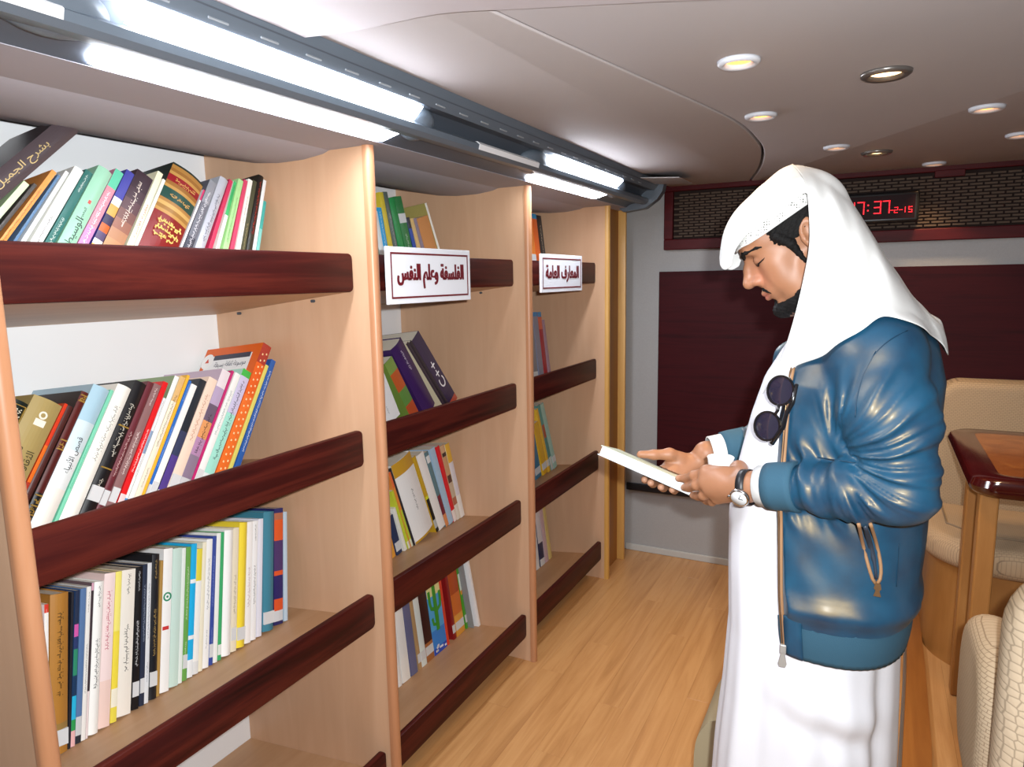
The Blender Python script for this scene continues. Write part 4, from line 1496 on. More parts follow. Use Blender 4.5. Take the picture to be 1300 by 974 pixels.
# --- middle bookcase, second shelf
R5 = [
    (60, 572, 12, 290, '#ececee', 'white book, partly behind the upright', dict(ink='#6a6a72')),
    (190, 520, 66, 256, '#6f8a3c', 'green book with red and gold ornament', dict(mark=False, bands=[(0, '#b8502c'), (0.25, '#5f8a42'), (0.5, '#c05a2a'), (0.8, '#7d9a4a')])),
    (262, 490, 62, 190, '#3a1f58', 'wide purple hardback', dict(hard=True, ink='#efe8f6', span=(0.62, 0.9))),
    (364, 458, 132, 160, '#e6d9b8', 'cream paged dark covered book', dict(mark=False, bands=[(0, '#33293a')])),
    (384, 450, 200, 146, '#2a2430', 'black book left of the programming manual', dict(mark=False)),
    (400, 446, 236, 126, '#3b2f4e', 'dark purple programming manual', dict(hard=False, text=[('C++', 0.45, 0.36, 0.62, '#f4f2f6')], bands=[(0, '#b8503c'), (0.08, '#35294a'), (0.2, '#3b2f4e')])),
]
shelf_of_books(2, 1, R5, (466, 418), Hc)

# --- middle bookcase, third shelf
R6 = [
    (112, 930, 40, 560, '#e8a03c', 'thin orange book at the left end', dict(mark=False)),
    (146, 898, 84, 590, '#2c3a5c', 'navy book with label', dict(mark=False, call=True)),
    (203, 872, 88, 540, '#efece2', 'white and tan book left of the lime ones', dict(mark=False)),
    (236, 850, 86, 400, '#c9d23c', 'lime yellow book', dict(mark=False, bands=[(0, '#e6e4d0'), (0.12, '#c9d23c')])),
    (260, 832, 82, 250, '#e68a3c', 'orange book with lime foot', dict(mark=False, bands=[(0, '#dfe2c8'), (0.1, '#c4cf3e'), (0.5, '#e8913c'), (0.8, '#ea6f3c')])),
    (278, 810, 96, 214, '#2e2c34', 'slim black book left of the thick white one', dict(mark=False)),
    (290, 795, 104, 196, '#eeeceb', 'thick white hardback with mustard top', dict(hard=True, bands=[(0, '#c99a2c'), (0.025, '#f0eeec'), (0.84, '#c9992e')], ink='#2a2626', span=(0.35, 0.62))),
    (455, 716, 246, 140, '#c9a024', 'yellow book with black foot', dict(mark=False, bands=[(0, '#1c1c1e'), (0.05, '#b8bcbc'), (0.16, '#17181a'), (0.44, '#dbe02c'), (0.48, '#c9a024')])),
    (478, 706, 292, 122, '#f2efec', 'white book right of the yellow and black one', dict(mark=False)),
    (530, 680, 352, 100, '#5e7e86', 'grey teal book with maroon foot', dict(mark=False, bands=[(0, '#e0905a'), (0.16, '#7a2434'), (0.42, '#5e7e86'), (0.86, '#e2e6e6'), (0.95, '#5e7e86')])),
    (552, 656, 405, 66, '#a9c6de', 'light blue book left of the red one', dict(mark=False)),
    (590, 640, 450, 50, '#d91c28', 'red book', dict(mark=False, bands=[(0, '#efe4e0'), (0.15, '#d91c28')])),
    (616, 630, 486, 40, '#c9a27c', 'tan book with dark picture spots', dict(mark=False, bands=[(0, '#e2ddd2'), (0.2, '#b06a50'), (0.3, '#c9b49a'), (0.5, '#5a3a34'), (0.6, '#c99a70'), (0.85, '#3a2c2a'), (0.9, '#d0a880')])),
    (645, 618, 520, 30, '#ecdfb0', 'yellow and white book at the right end', dict(mark=False, bands=[(0, '#eceae6'), (0.3, '#dcd8e0'), (0.75, '#e0b03c')])),
]
shelf_of_books(2, 2, R6, (682, 604), J)

# --- middle bookcase, bottom shelf
R7 = [
    (84, 892, 30, 330, '#f0eeec', 'white book at the left end', dict(mark=False)),
    (112, 872, 62, 335, '#f4f2ee', 'second white book from the left end', dict(mark=False)),
    (168, 822, 100, 312, '#6a6c90', 'grey-blue book with black edge', dict(mark=False)),
    (212, 740, 132, 300, '#b89468', 'tan book with label', dict(mark=False, call=True)),
    (232, 728, 165, 280, '#dfe8e4', 'white and green book left of the dark brown one', dict(mark=False, call=True)),
    (268, 715, 205, 250, '#4a2420', 'dark brown book with tan foot', dict(mark=False, call=True, bands=[(0, '#a86a3c'), (0.25, '#3c1c1c')])),
    (322, 706, 250, 170, '#3f9ad8', 'blue book with green cactus picture', dict(mark=False, extra=cactus, bands=[(0, '#2a50c0'), (0.08, '#3a86dc'), (0.3, '#58aee6'), (0.72, '#f0e8a0')])),
    (412, 686, 345, 160, '#e0452a', 'thin orange-red book right of the cactus one', dict(mark=False, t=0.014)),
    (440, 560, 378, 130, '#8c1c1e', 'dark red book', dict(mark=False, call=True)),
    (462, 552, 400, 110, '#d8782a', 'orange picture book', dict(mark=False, call=True, bands=[(0, '#e0a040'), (0.3, '#d8722a'), (0.6, '#b8501e')])),
    (528, 520, 440, 70, '#4fa22c', 'green and white book with orange stripe', dict(t=0.012, mark=False, call=True, bands=[(0, '#5aa834'), (0.5, '#f0a02c'), (0.56, '#e8f0e2'), (0.8, '#4a9a2e')])),
    (572, 505, 488, 40, '#8d9092', 'grey book left of the white end book', dict(xs=-1.375, t=0.0045, mark=False)),
    (606, 500, 520, 20, '#f2f4f6', 'white book at the right end', dict(xs=-1.36, t=0.02, mark=False)),
]
shelf_of_books(2, 3, R7, (640, 488), K, xs=-1.40)

# --- farthest bookcase
shelf_of_books(3, 0, [
    (84, 316, 62, 70, '#e8842c', 'orange book with white label', dict(mark=False, call=0.35)),
    (118, 316, 88, 50, '#e2641c', 'orange book with blue top', dict(mark=False, bands=[(0, '#e2641c'), (0.93, '#2f9ad0')])),
    (146, 316, 108, 58, '#1c1a1e', 'black book', dict()),
], (172, 316), L, xs=-1.37)
shelf_of_books(3, 1, [
    (92, 965, 74, 690, '#8a8a92', 'grey book at the left end', dict(mark=False, call=True)),
    (130, 952, 92, 606, '#7f8aa8', 'blue topped grey book', dict(mark=False, bands=[(0, '#8a8ca0'), (0.94, '#2f86c4')])),
    (158, 942, 118, 606, '#b83034', 'red book', dict(mark=False, bands=[(0, '#a82434'), (0.75, '#d86a4a'), (0.93, '#3f92c8')])),
    (182, 930, 140, 650, '#a88a9c', 'mauve book at the right end', dict(mark=False)),
], (196, 926), L, xs=-1.37)
shelf_of_books(3, 2, [
    (82, 432, 62, 230, '#3c7a9c', 'blue book with label', dict(mark=False, call=True)),
    (118, 405, 66, 170, '#e2b02c', 'yellow book left of the taller one', dict(mark=False, call=True)),
    (150, 392, 78, 90, '#e8b83a', 'tall yellow book', dict(mark=False, call=True)),
    (164, 384, 92, 54, '#5a8a86', 'teal book with red specks', dict(mark=False, bands=[(0, '#c9d2ce'), (0.2, '#4f8a88'), (0.5, '#b0583c'), (0.7, '#5a9a92')])),
    (178, 376, 106, 50, '#9fc8bc', 'pale mint book', dict(mark=False, call=True)),
], (196, 366), Mx, xs=-1.365)
shelf_of_books(3, 3, [
    (86, 942, 66, 610, '#eceef0', 'white book at the left end', dict(mark=False)),
    (112, 926, 84, 620, '#2c3458', 'navy and white book', dict(mark=False, bands=[(0, '#e2e6ec'), (0.12, '#2c3458'), (0.4, '#e4e0e4')])),
    (138, 904, 92, 610, '#d0b4bc', 'dusty pink book', dict(mark=False)),
    (156, 858, 112, 600, '#d8c27c', 'straw yellow book at the right end', dict(mark=False)),
], (170, 852), Mx, xs=-1.385)
# ------------------------------------------------------------------ implicit surfaces (for the body, hair and jacket)
class Field:
    """signed distances on a rectilinear grid; shapes are blended in and the zero surface is meshed"""

    def __init__(self, xs, ys, zs):
        self.ax = [np.asarray(a, np.float32) for a in (xs, ys, zs)]
        self.D = np.full(tuple(len(a) for a in self.ax), 0.2, np.float32)

    def block(self, lo, hi, pad):
        sl = []
        for a, l, h in zip(self.ax, lo, hi):
            i0 = max(0, int(np.searchsorted(a, l - pad)) - 1)
            i1 = min(len(a), int(np.searchsorted(a, h + pad)) + 1)
            sl.append(slice(i0, max(i1, i0)))
        return tuple(sl), [self.ax[k][sl[k]].reshape([-1 if j == k else 1 for j in range(3)]) for k in range(3)]

    def put(self, fn, lo, hi, k=0.01, op='add'):
        sl, (x, y, z) = self.block(lo, hi, k + 0.02)
        if self.D[sl].size == 0:
            return
        d = fn(x, y, z).astype(np.float32)
        a = self.D[sl]
        if op == 'add':
            if k > 0:
                h = np.maximum(k - np.abs(a - d), 0) / k
                self.D[sl] = np.minimum(a, d) - h * h * k * 0.25
            else:
                self.D[sl] = np.minimum(a, d)
        elif op == 'sub':
            d = -d
            if k > 0:
                h = np.maximum(k - np.abs(a - d), 0) / k
                self.D[sl] = np.maximum(a, d) + h * h * k * 0.25
            else:
                self.D[sl] = np.maximum(a, d)
        elif op == 'and':
            self.D[sl] = np.maximum(a, d)

    def cap(self, a, b, ra, rb, k=0.01, op='add'):
        a, b = np.array(a, float), np.array(b, float)
        ab = b - a
        L = max(float(ab @ ab), 1e-9)

        def fn(x, y, z):
            t = np.clip(((x - a[0]) * ab[0] + (y - a[1]) * ab[1] + (z - a[2]) * ab[2]) / L, 0, 1)
            dx, dy, dz = x - a[0] - t * ab[0], y - a[1] - t * ab[1], z - a[2] - t * ab[2]
            return np.sqrt(dx * dx + dy * dy + dz * dz) - (ra + (rb - ra) * t)
        r = max(ra, rb)
        self.put(fn, np.minimum(a, b) - r, np.maximum(a, b) + r, k, op)

    def chain(self, pts, rads, k=0.008):
        for p, q, r, s in zip(pts, pts[1:], rads, rads[1:]):
            self.cap(p, q, r, s, k)

    def ball(self, c, r, k=0.01, op='add', frame=None):
        """ellipsoid with radii r along the axes of frame (rows)"""
        c = np.array(c, float)
        r = np.array(r if hasattr(r, '__len__') else (r, r, r), float)
        Fm = np.eye(3) if frame is None else frame

        def fn(x, y, z):
            u, v, w = x - c[0], y - c[1], z - c[2]
            p = [(Fm[i, 0] * u + Fm[i, 1] * v + Fm[i, 2] * w) for i in range(3)]
            k0 = np.sqrt(sum((p[i] / r[i]) ** 2 for i in range(3)))
            k1 = np.sqrt(sum((p[i] / (r[i] * r[i])) ** 2 for i in range(3))) + 1e-9
            return k0 * (k0 - 1.0) / k1
        m = r.max()
        self.put(fn, c - m, c + m, k, op)

    def mesh(self, name):
        D = self.D
        ins = D < 0
        s = [ins[i:ins.shape[0] - 1 + i, j:ins.shape[1] - 1 + j, k:ins.shape[2] - 1 + k] for i in (0, 1) for j in (0, 1) for k in (0, 1)]
        cnt = np.zeros(s[0].shape, np.uint8)
        for q in s:
            cnt += q
        ci, cj, ck = np.nonzero((cnt > 0) & (cnt < 8))
        ids = (ci.astype(np.int64) * D.shape[1] + cj) * D.shape[2] + ck
        vals = {}
        for i in (0, 1):
            for j in (0, 1):
                for k in (0, 1):
                    vals[(i, j, k)] = D[ci + i, cj + j, ck + k]
        pos = np.zeros((len(ci), 3), np.float64)
        n = np.zeros(len(ci))
        X = [[self.ax[a][c + o].astype(np.float64) for o in (0, 1)] for a, c in enumerate((ci, cj, ck))]
        cs = list(vals)
        for a in cs:
            for b in cs:
                if sum(abs(p - q) for p, q in zip(a, b)) != 1 or a > b:
                    continue
                va, vb = vals[a], vals[b]
                m = (va < 0) != (vb < 0)
                t = np.where(m, va / np.where(m, va - vb, 1), 0)
                for ax in range(3):
                    pos[:, ax] += np.where(m, X[ax][a[ax]] + (X[ax][b[ax]] - X[ax][a[ax]]) * t, 0)
                n += m
        pos /= n[:, None]
        quads = []
        for ax in range(3):
            sl0 = [slice(None)] * 3
            sl1 = [slice(None)] * 3
            sl0[ax] = slice(0, -1)
            sl1[ax] = slice(1, None)
            e0, e1 = ins[tuple(sl0)], ins[tuple(sl1)]
            i, j, k = np.nonzero(e0 != e1)
            flip = e0[i, j, k]
            o1, o2 = [q for q in range(3) if q != ax]
            idx = np.stack([i, j, k], 1)
            ok = (idx[:, o1] > 0) & (idx[:, o2] > 0) & (idx[:, o1] < D.shape[o1] - 1) & (idx[:, o2] < D.shape[o2] - 1)
            idx, flip = idx[ok], flip[ok]
            c4 = []
            for d1, d2 in ((1, 1), (0, 1), (0, 0), (1, 0)):
                q = idx.copy()
                q[:, o1] -= d1
                q[:, o2] -= d2
                c4.append((q[:, 0].astype(np.int64) * D.shape[1] + q[:, 1]) * D.shape[2] + q[:, 2])
            c4 = np.stack(c4, 1)
            f = flip if ax != 1 else ~flip
            c4 = np.where(f[:, None], c4, c4[:, ::-1])
            quads.append(np.searchsorted(ids, c4))
        quads = np.concatenate(quads)
        me = bpy.data.meshes.new(name)
        me.vertices.add(len(pos))
        me.vertices.foreach_set('co', pos.astype(np.float32).ravel())
        me.loops.add(quads.size)
        me.loops.foreach_set('vertex_index', quads.astype(np.int32).ravel())
        me.polygons.add(len(quads))
        me.polygons.foreach_set('loop_start', np.arange(0, quads.size, 4, dtype=np.int32))
        me.polygons.foreach_set('use_smooth', np.ones(len(quads), bool))
        me.update(calc_edges=True)
        me.validate()
        return me, pos


def axis_steps(*segs):
    """(start, end, step) pieces joined into one axis"""
    out = []
    for a, b, h in segs:
        out.append(np.arange(a, b - 1e-6, h))
    out.append(np.array([segs[-1][1]]))
    return np.concatenate(out)


def drop_small(me, keep=1):
    """keeps the largest connected piece(s)"""
    bm = bmesh.new()
    bm.from_mesh(me)
    left = set(bm.verts)
    comps = []
    while left:
        st = [left.pop()]
        cc = [st[0]]
        while st:
            v = st.pop()
            for e in v.link_edges:
                w = e.other_vert(v)
                if w in left:
                    left.remove(w)
                    st.append(w)
                    cc.append(w)
        comps.append(cc)
    comps.sort(key=len, reverse=True)
    for cc in comps[keep:]:
        bmesh.ops.delete(bm, geom=cc, context='VERTS')
    bm.to_mesh(me)
    bm.free()


def vnoise(x, y, z, seed=0):
    """cheap smooth noise from summed sines"""
    r = np.random.RandomState(seed)
    o = 0
    for k in range(7):
        a = r.normal(size=3) * (1 + 0.5 * k)
        o = o + np.sin(a[0] * x + a[1] * y + a[2] * z + r.uniform(0, 6.28)) / (1 + 0.5 * k)
    return o / 3.0


# ------------------------------------------------------------------ the man
person = empty('person', (-0.08, 1.5, 0.0), 'standing man in white headscarf, long white robe and blue leather jacket, reading a book', 'person')

# head frame: f forward, u up, l to his left (toward the camera side)
PITCH, YAW = math.radians(33), math.radians(9)
fw = np.array([-math.cos(PITCH) * math.cos(YAW), -math.cos(PITCH) * math.sin(YAW), -math.sin(PITCH)])
lf = np.array([math.sin(YAW), -math.cos(YAW), 0.0])
up = np.cross(fw, lf)
up = up if up[2] > 0 else -up
HF = np.stack([fw, up, lf])
HO = np.array([-0.142, 1.5, 1.566])
S = 0.97


def hp(f, u, l=0.0):
    return HO + S * (fw * f + up * u + lf * l)


# joints
SH_L, EL_L, WR_L = (0.005, 1.345, 1.345), (0.062, 1.262, 1.150), (-0.192, 1.335, 1.105)
SH_R, EL_R, WR_R = (0.0, 1.655, 1.345), (-0.10, 1.745, 1.13), (-0.335, 1.628, 1.085)

fb = Field(axis_steps((-0.62, 0.13, 0.0024)), axis_steps((1.14, 1.82, 0.0026)),
           axis_steps((-0.01, 0.92, 0.016), (0.92, 0.99, 0.006), (0.99, 1.20, 0.0022), (1.20, 1.37, 0.005), (1.37, 1.72, 0.0022)))
# trunk, legs, feet
fb.ball((-0.055, 1.5, 1.22), (0.10, 0.15, 0.23), 0.05)
fb.ball((-0.075, 1.5, 0.98), (0.105, 0.155, 0.17), 0.06)
for y in (1.41, 1.59):
    fb.chain([(-0.075, y, 0.93), (-0.085, y, 0.50), (-0.075, y, 0.11)], [0.085, 0.055, 0.038], 0.04)
    fb.chain([(-0.05, y, 0.035), (-0.25, y + (0.02 if y > 1.5 else -0.02), 0.03)], [0.036, 0.03], 0.03)
# neck and shoulders
fb.chain([hp(-0.02, -0.05), (-0.045, 1.5, 1.40)], [0.058, 0.066], 0.04)
fb.cap((0.0, 1.36, 1.345), (0.0, 1.64, 1.345), 0.045, 0.045, 0.05)
# arms
fb.chain([SH_L, EL_L], [0.047, 0.038], 0.02)
fb.chain([EL_L, WR_L], [0.038, 0.026], 0.01)
fb.chain([SH_R, EL_R], [0.047, 0.038], 0.02)
fb.chain([EL_R, WR_R], [0.038, 0.026], 0.01)

# head
fb.ball(hp(-0.012, 0.040), (0.100 * S, 0.086 * S, 0.076 * S), 0.02, frame=HF)
fb.ball(hp(0.040, -0.030), (0.056 * S, 0.080 * S, 0.056 * S), 0.03, frame=HF)
fb.ball(hp(0.062, 0.045), (0.040 * S, 0.040 * S, 0.058 * S), 0.025, frame=HF)      # forehead
fb.cap(hp(0.084, 0.033, -0.030), hp(0.084, 0.033, 0.030), 0.013, 0.013, 0.014)        # brow ridge
for sgn in (-1, 1):
    fb.chain([hp(0.002, -0.055, 0.052 * sgn), hp(0.045, -0.088, 0.036 * sgn), hp(0.078, -0.104, 0.012 * sgn)], [0.016, 0.016, 0.016], 0.022)
    fb.ball(hp(0.058, -0.012, 0.042 * sgn), (0.022, 0.022, 0.018), 0.02, frame=HF)      # cheekbone
    fb.ball(hp(0.058, -0.048, 0.034 * sgn), (0.026, 0.028, 0.022), 0.02, frame=HF)      # cheek
fb.ball(hp(0.082, -0.106), (0.017, 0.015, 0.020), 0.018, frame=HF)                      # chin
fb.ball(hp(0.040, -0.102), (0.034, 0.016, 0.026), 0.02, frame=HF)                       # under the chin
for sgn in (-1, 1):
    fb.ball(hp(0.099, 0.012, 0.031 * sgn), (0.013, 0.011, 0.017), 0.014, 'sub', frame=HF)
    fb.ball(hp(0.0780, 0.0075, 0.031 * sgn), (0.0135, 0.0125, 0.0145), 0.003, frame=HF)     # lidded eye
    fb.cap(hp(0.0890, 0.0015, 0.022 * sgn), hp(0.0820, 0.0030, 0.043 * sgn), 0.0022, 0.0018, 0.002)   # lower edge of the lid
# nose
fb.chain([hp(0.094, 0.024), hp(0.108, 0.003), hp(0.122, -0.020)], [0.0085, 0.0085, 0.0105], 0.008)
fb.chain([hp(0.084, 0.022), hp(0.090, 0.000), hp(0.098, -0.024)], [0.010, 0.013, 0.016], 0.008)
fb.ball(hp(0.121, -0.024), (0.0115, 0.0095, 0.0115), 0.006, frame=HF)
for sgn in (-1, 1):
    fb.ball(hp(0.105, -0.027, 0.0125 * sgn), (0.012, 0.0085, 0.0075), 0.006, frame=HF)
    fb.ball(hp(0.110, -0.0375, 0.0075 * sgn), (0.0055, 0.0045, 0.0035), 0.002, 'sub', frame=HF)
# mouth
fb.ball(hp(0.088, -0.058), (0.016, 0.026, 0.030), 0.016, frame=HF)
for sgn in (-1, 1):
    fb.cap(hp(0.1055, -0.0570), hp(0.091, -0.0605, 0.022 * sgn), 0.0062, 0.003, 0.005)
    fb.cap(hp(0.1025, -0.0690), hp(0.090, -0.0655, 0.020 * sgn), 0.0070, 0.003, 0.005)
    fb.cap(hp(0.1115, -0.0630), hp(0.095, -0.0628, 0.025 * sgn), 0.0018, 0.0012, 0.002, 'sub')
fb.ball(hp(0.103, -0.082), (0.008, 0.006, 0.018), 0.008, 'sub', frame=HF)
# ears
for sgn in (-1, 1):
    ef = np.stack([fw * math.cos(0.25) + up * math.sin(0.25), up * math.cos(0.25) - fw * math.sin(0.25), lf])
    fb.ball(hp(-0.021, 0.002, 0.0755 * sgn), (0.0175, 0.031, 0.008), 0.005, frame=ef)
    fb.ball(hp(-0.019, 0.004, 0.0825 * sgn), (0.0095, 0.019, 0.0055), 0.003, 'sub', frame=ef)
    fb.ball(hp(-0.007, -0.004, 0.0765 * sgn), (0.005, 0.008, 0.006), 0.003, frame=ef)
    fb.ball(hp(-0.011, -0.028, 0.074 * sgn), (0.008, 0.009, 0.006), 0.004, frame=ef)


def P(u, v, y):
    return tuple(at_y(u, v, y))


# left hand (near): back of the hand to the camera, fingers to the book's end, cup between thumb and fingers
wl = P(946.5, 620, 1.337)
mcp = {'i': P(898, 600, 1.377), 'm': P(896, 612, 1.366), 'r': P(902, 622, 1.364), 'p': P(911, 632, 1.37)}
fb.chain([WR_L, wl], [0.027, 0.026], 0.01)
for m, r in (('i', 0.0150), ('m', 0.0155), ('r', 0.0150), ('p', 0.0135)):
    fb.cap(wl, mcp[m], 0.021, r, 0.012)
fb.ball(P(922, 613, 1.362), (0.040, 0.017, 0.032), 0.012)
LH = {
    'i': ([mcp['i'], P(881, 604, 1.388), P(871, 607.5, 1.408), P(862, 607.5, 1.418)], [0.0118, 0.0100, 0.0088, 0.0076]),
    'm': ([mcp['m'], P(884, 616, 1.374), P(875, 619, 1.400), P(869, 619, 1.412)], [0.0124, 0.0104, 0.0092, 0.0078]),
    'r': ([mcp['r'], P(893, 629, 1.374), P(886, 630, 1.397), P(880, 629, 1.408)], [0.0118, 0.0100, 0.0088, 0.0076]),
    'p': ([mcp['p'], P(904, 637, 1.388), P(897, 636, 1.408), P(892, 634, 1.418)], [0.0105, 0.0088, 0.0078, 0.0068]),
}
for k_, (p_, r_) in LH.items():
    fb.chain(p_, r_, 0.004)
# thumb: from the wrist side over the rim side of the cup
TH_L = [P(944, 607, 1.352), P(938, 595, 1.392), P(926, 596, 1.44), P(910, 598, 1.462)]
fb.chain(TH_L, [0.017, 0.0150, 0.0112, 0.0088], 0.008)
fb.cap(P(934, 602, 1.372), mcp['i'], 0.012, 0.0115, 0.012)

# right hand (far): palm under the book, thumb on its top
wr = P(884, 588, 1.622)
fb.chain([WR_R, wr], [0.027, 0.025], 0.01)
mcr = {'i': P(850, 592, 1.585), 'm': P(852, 597, 1.572), 'r': P(857, 602, 1.57), 'p': P(864, 606, 1.575)}
for m, r in (('i', 0.0145), ('m', 0.015), ('r', 0.0145), ('p', 0.013)):
    fb.cap(wr, mcr[m], 0.020, r, 0.012)
RH = {
    'i': ([mcr['i'], P(826, 603, 1.535), P(819, 609, 1.500), P(818, 609, 1.478)], [0.0115, 0.0098, 0.0088, 0.0076]),
    'm': ([mcr['m'], P(836, 609, 1.520), P(829, 614, 1.482), P(826, 613, 1.455)], [0.0118, 0.0102, 0.0092, 0.0080]),
    'r': ([mcr['r'], P(848, 615, 1.520), P(842, 619.5, 1.482), P(839, 618.5, 1.455)], [0.0115, 0.0098, 0.0090, 0.0078]),
    'p': ([mcr['p'], P(861, 619, 1.525), P(856, 623, 1.485), P(853, 622, 1.455)], [0.0102, 0.0088, 0.0080, 0.0070]),
}
for k_, (p_, r_) in RH.items():
    fb.chain(p_, r_, 0.004)
TH_R = [P(870, 584, 1.605), P(850, 577, 1.575), P(830, 577.5, 1.555), P(813, 577, 1.540)]
fb.chain(TH_R, [0.0165, 0.0140, 0.0108, 0.0086], 0.008)
fb.cap(P(862, 586, 1.59), mcr['i'], 0.014, 0.012, 0.012)

BW, BT = 0.135, 0.021
bl, br_ = np.array(P(760, 577, 1.445)), np.array(P(884, 632, 1.432))
ex = br_ - bl
BL = float(np.linalg.norm(ex))
ex = ex / BL
ey = np.array([-0.29, 0.957, -0.205])
ey = ey - ex * (ey @ ex)
ey = ey / np.linalg.norm(ey)
ez = np.cross(ex, ey)
if ez[2] < 0:
    ez = -ez


def book_volume(x, y, z):
    """the held book, so that the fingers close on it without entering it"""
    u_, v_, w_ = x - bl[0], y - bl[1], z - bl[2]
    q = [u_ * e[0] + v_ * e[1] + w_ * e[2] for e in (ex, ey, ez)]
    d = [np.abs(q[0] - BL / 2) - BL / 2 - 0.004, np.abs(q[1] - BW / 2 + 0.0005) - BW / 2 - 0.004, np.abs(q[2] - BT / 2) - BT / 2 - 0.0036]
    return np.maximum(np.maximum(d[0], d[1]), d[2])


fb.put(book_volume, (-0.62, 1.40, 1.0), (-0.25, 1.65, 1.16), 0.0, 'sub')
CUP = np.array(P(915, 580.5, 1.421))


def cup_volume(x, y, z):
    r = np.sqrt((x - CUP[0]) ** 2 + (y - CUP[1]) ** 2)
    w_ = np.clip((z - CUP[2] + 0.055) / 0.055, 0, 1)
    return np.maximum(np.maximum(r - (0.0215 + 0.0067 * w_), CUP[2] - 0.057 - z), z - CUP[2] - 0.004)


WC = np.array(WR_L) * 0.40 + np.array(wl) * 0.60
WA = _n(np.array(EL_L) - np.array(WR_L))


def strap_band(x, y, z):
    u_, v_, w_ = x - WC[0], y - WC[1], z - WC[2]
    t = u_ * WA[0] + v_ * WA[1] + w_ * WA[2]
    r = np.sqrt(np.maximum(u_ * u_ + v_ * v_ + w_ * w_ - t * t, 0))
    return np.maximum(np.maximum(np.abs(t) - 0.0105, 0.0312 - r), r - 0.06)


fb.put(strap_band, WC - 0.06, WC + 0.06, 0.0, 'sub')
fb.put(cup_volume, CUP - 0.07, CUP + 0.07, 0.0, 'sub')
bme, bpos = fb.mesh('body')
co = np.array([v.co[:] for v in bme.vertices])
# skin tone with lips, beard shadow and fingernails in the vertex colours
loc = (co - HO) / S @ HF.T
fq, uq, lq = loc[:, 0], loc[:, 1], np.abs(loc[:, 2])
skin = np.array(lin('#96684c')[:3])
base = np.tile(skin, (len(co), 1))
nv = vnoise(co[:, 0] * 90, co[:, 1] * 90, co[:, 2] * 90, 4)[:, None]
base = base * (1 + 0.05 * nv)


def blend(c, w):
    global base
    w = np.clip(w, 0, 1)[:, None]
    base = base * (1 - w) + np.array(lin(c)[:3]) * w


head = (loc[:, 0] ** 2 + loc[:, 1] ** 2 + loc[:, 2] ** 2) < 0.16 ** 2
blend('#b8745a', head * np.exp(-(((fq - 0.085) / 0.03) ** 2 + ((uq + 0.025) / 0.03) ** 2 + ((lq - 0.02) / 0.03) ** 2)) * 0.5)
blend('#96594a', head * (fq > 0.075) * np.exp(-((uq + 0.0635) / 0.0085) ** 4 - (lq / 0.019) ** 4))
blend('#6b4634', head * np.exp(-(((uq - 0.006) / 0.010) ** 2 + ((lq - 0.032) / 0.016) ** 2)) * (fq > 0.06) * 0.45)
blend('#2a1a14', head * (fq > 0.07) * np.exp(-(((uq - 0.0022) / 0.0030) ** 2 + ((lq - 0.032) / 0.012) ** 4)) * 0.9)
blend('#4f372b', head * (np.clip((-0.082 - uq) / 0.015, 0, 1)) * (fq > -0.02) * 0.6)
for ch in (LH, RH):
    for p_, r_ in ch.values():
        tip = np.array(p_[-1])
        blend('#c79a80', np.exp(-(np.linalg.norm(co - tip, axis=1) / 0.010) ** 4) * 0.6)
ca = bme.color_attributes.new('skin', 'FLOAT_COLOR', 'POINT')
ca.data.foreach_set('color', np.concatenate([base, np.ones((len(co), 1))], 1).astype(np.float32).ravel())
m_skin = bpy.data.materials.new('skin')
nt, pr = nodes_of(m_skin)
at = nt.nodes.new('ShaderNodeAttribute')
at.attribute_name = 'skin'
nt.links.new(at.outputs['Color'], pr.inputs['Base Color'])
pr.inputs['Roughness'].default_value = 0.48
pr.inputs['Specular IOR Level'].default_value = 0.45
pr.inputs['Subsurface Weight'].default_value = 0.08
pr.inputs['Subsurface Radius'].default_value = (0.01, 0.004, 0.002)
pr.inputs['Subsurface Scale'].default_value = 0.5
tcn = nt.nodes.new('ShaderNodeTexCoord')
nn = nt.nodes.new('ShaderNodeTexNoise')
nn.inputs['Scale'].default_value = 900
bb = nt.nodes.new('ShaderNodeBump')
bb.inputs['Strength'].default_value = 0.12
bb.inputs['Distance'].default_value = 0.0008
nt.links.new(tcn.outputs['Object'], nn.inputs['Vector'])
nt.links.new(nn.outputs['Fac'], bb.inputs['Height'])
nt.links.new(bb.outputs['Normal'], pr.inputs['Normal'])
body_o = add('body', bme, m_skin, person)

# hair, beard, moustache and brows
M_HAIR = mat('black_hair', '#060404', 0.75, spec=0.25, bump=0.5, bscale=700)


def hairy(name, build, seed, amp=0.0012, step=0.0016, box_=0.16, label=None):
    f = Field(axis_steps((HO[0] - box_, HO[0] + box_, step)), axis_steps((HO[1] - 0.10, HO[1] + 0.10, step)), axis_steps((HO[2] - box_, HO[2] + box_, step)))
    build(f)
    x, y, z = [f.ax[k].reshape([-1 if j == k else 1 for j in range(3)]) for k in range(3)]
    near = np.abs(f.D) < 0.02
    i, j, k = np.nonzero(near)
    X, Yq, Zq = f.ax[0][i], f.ax[1][j], f.ax[2][k]
    f.D[i, j, k] += (amp * vnoise(X * 420, Yq * 420, Zq * 420, seed)).astype(np.float32)
    me, _ = f.mesh(name)
    return add(name, me, M_HAIR, person, label=label)


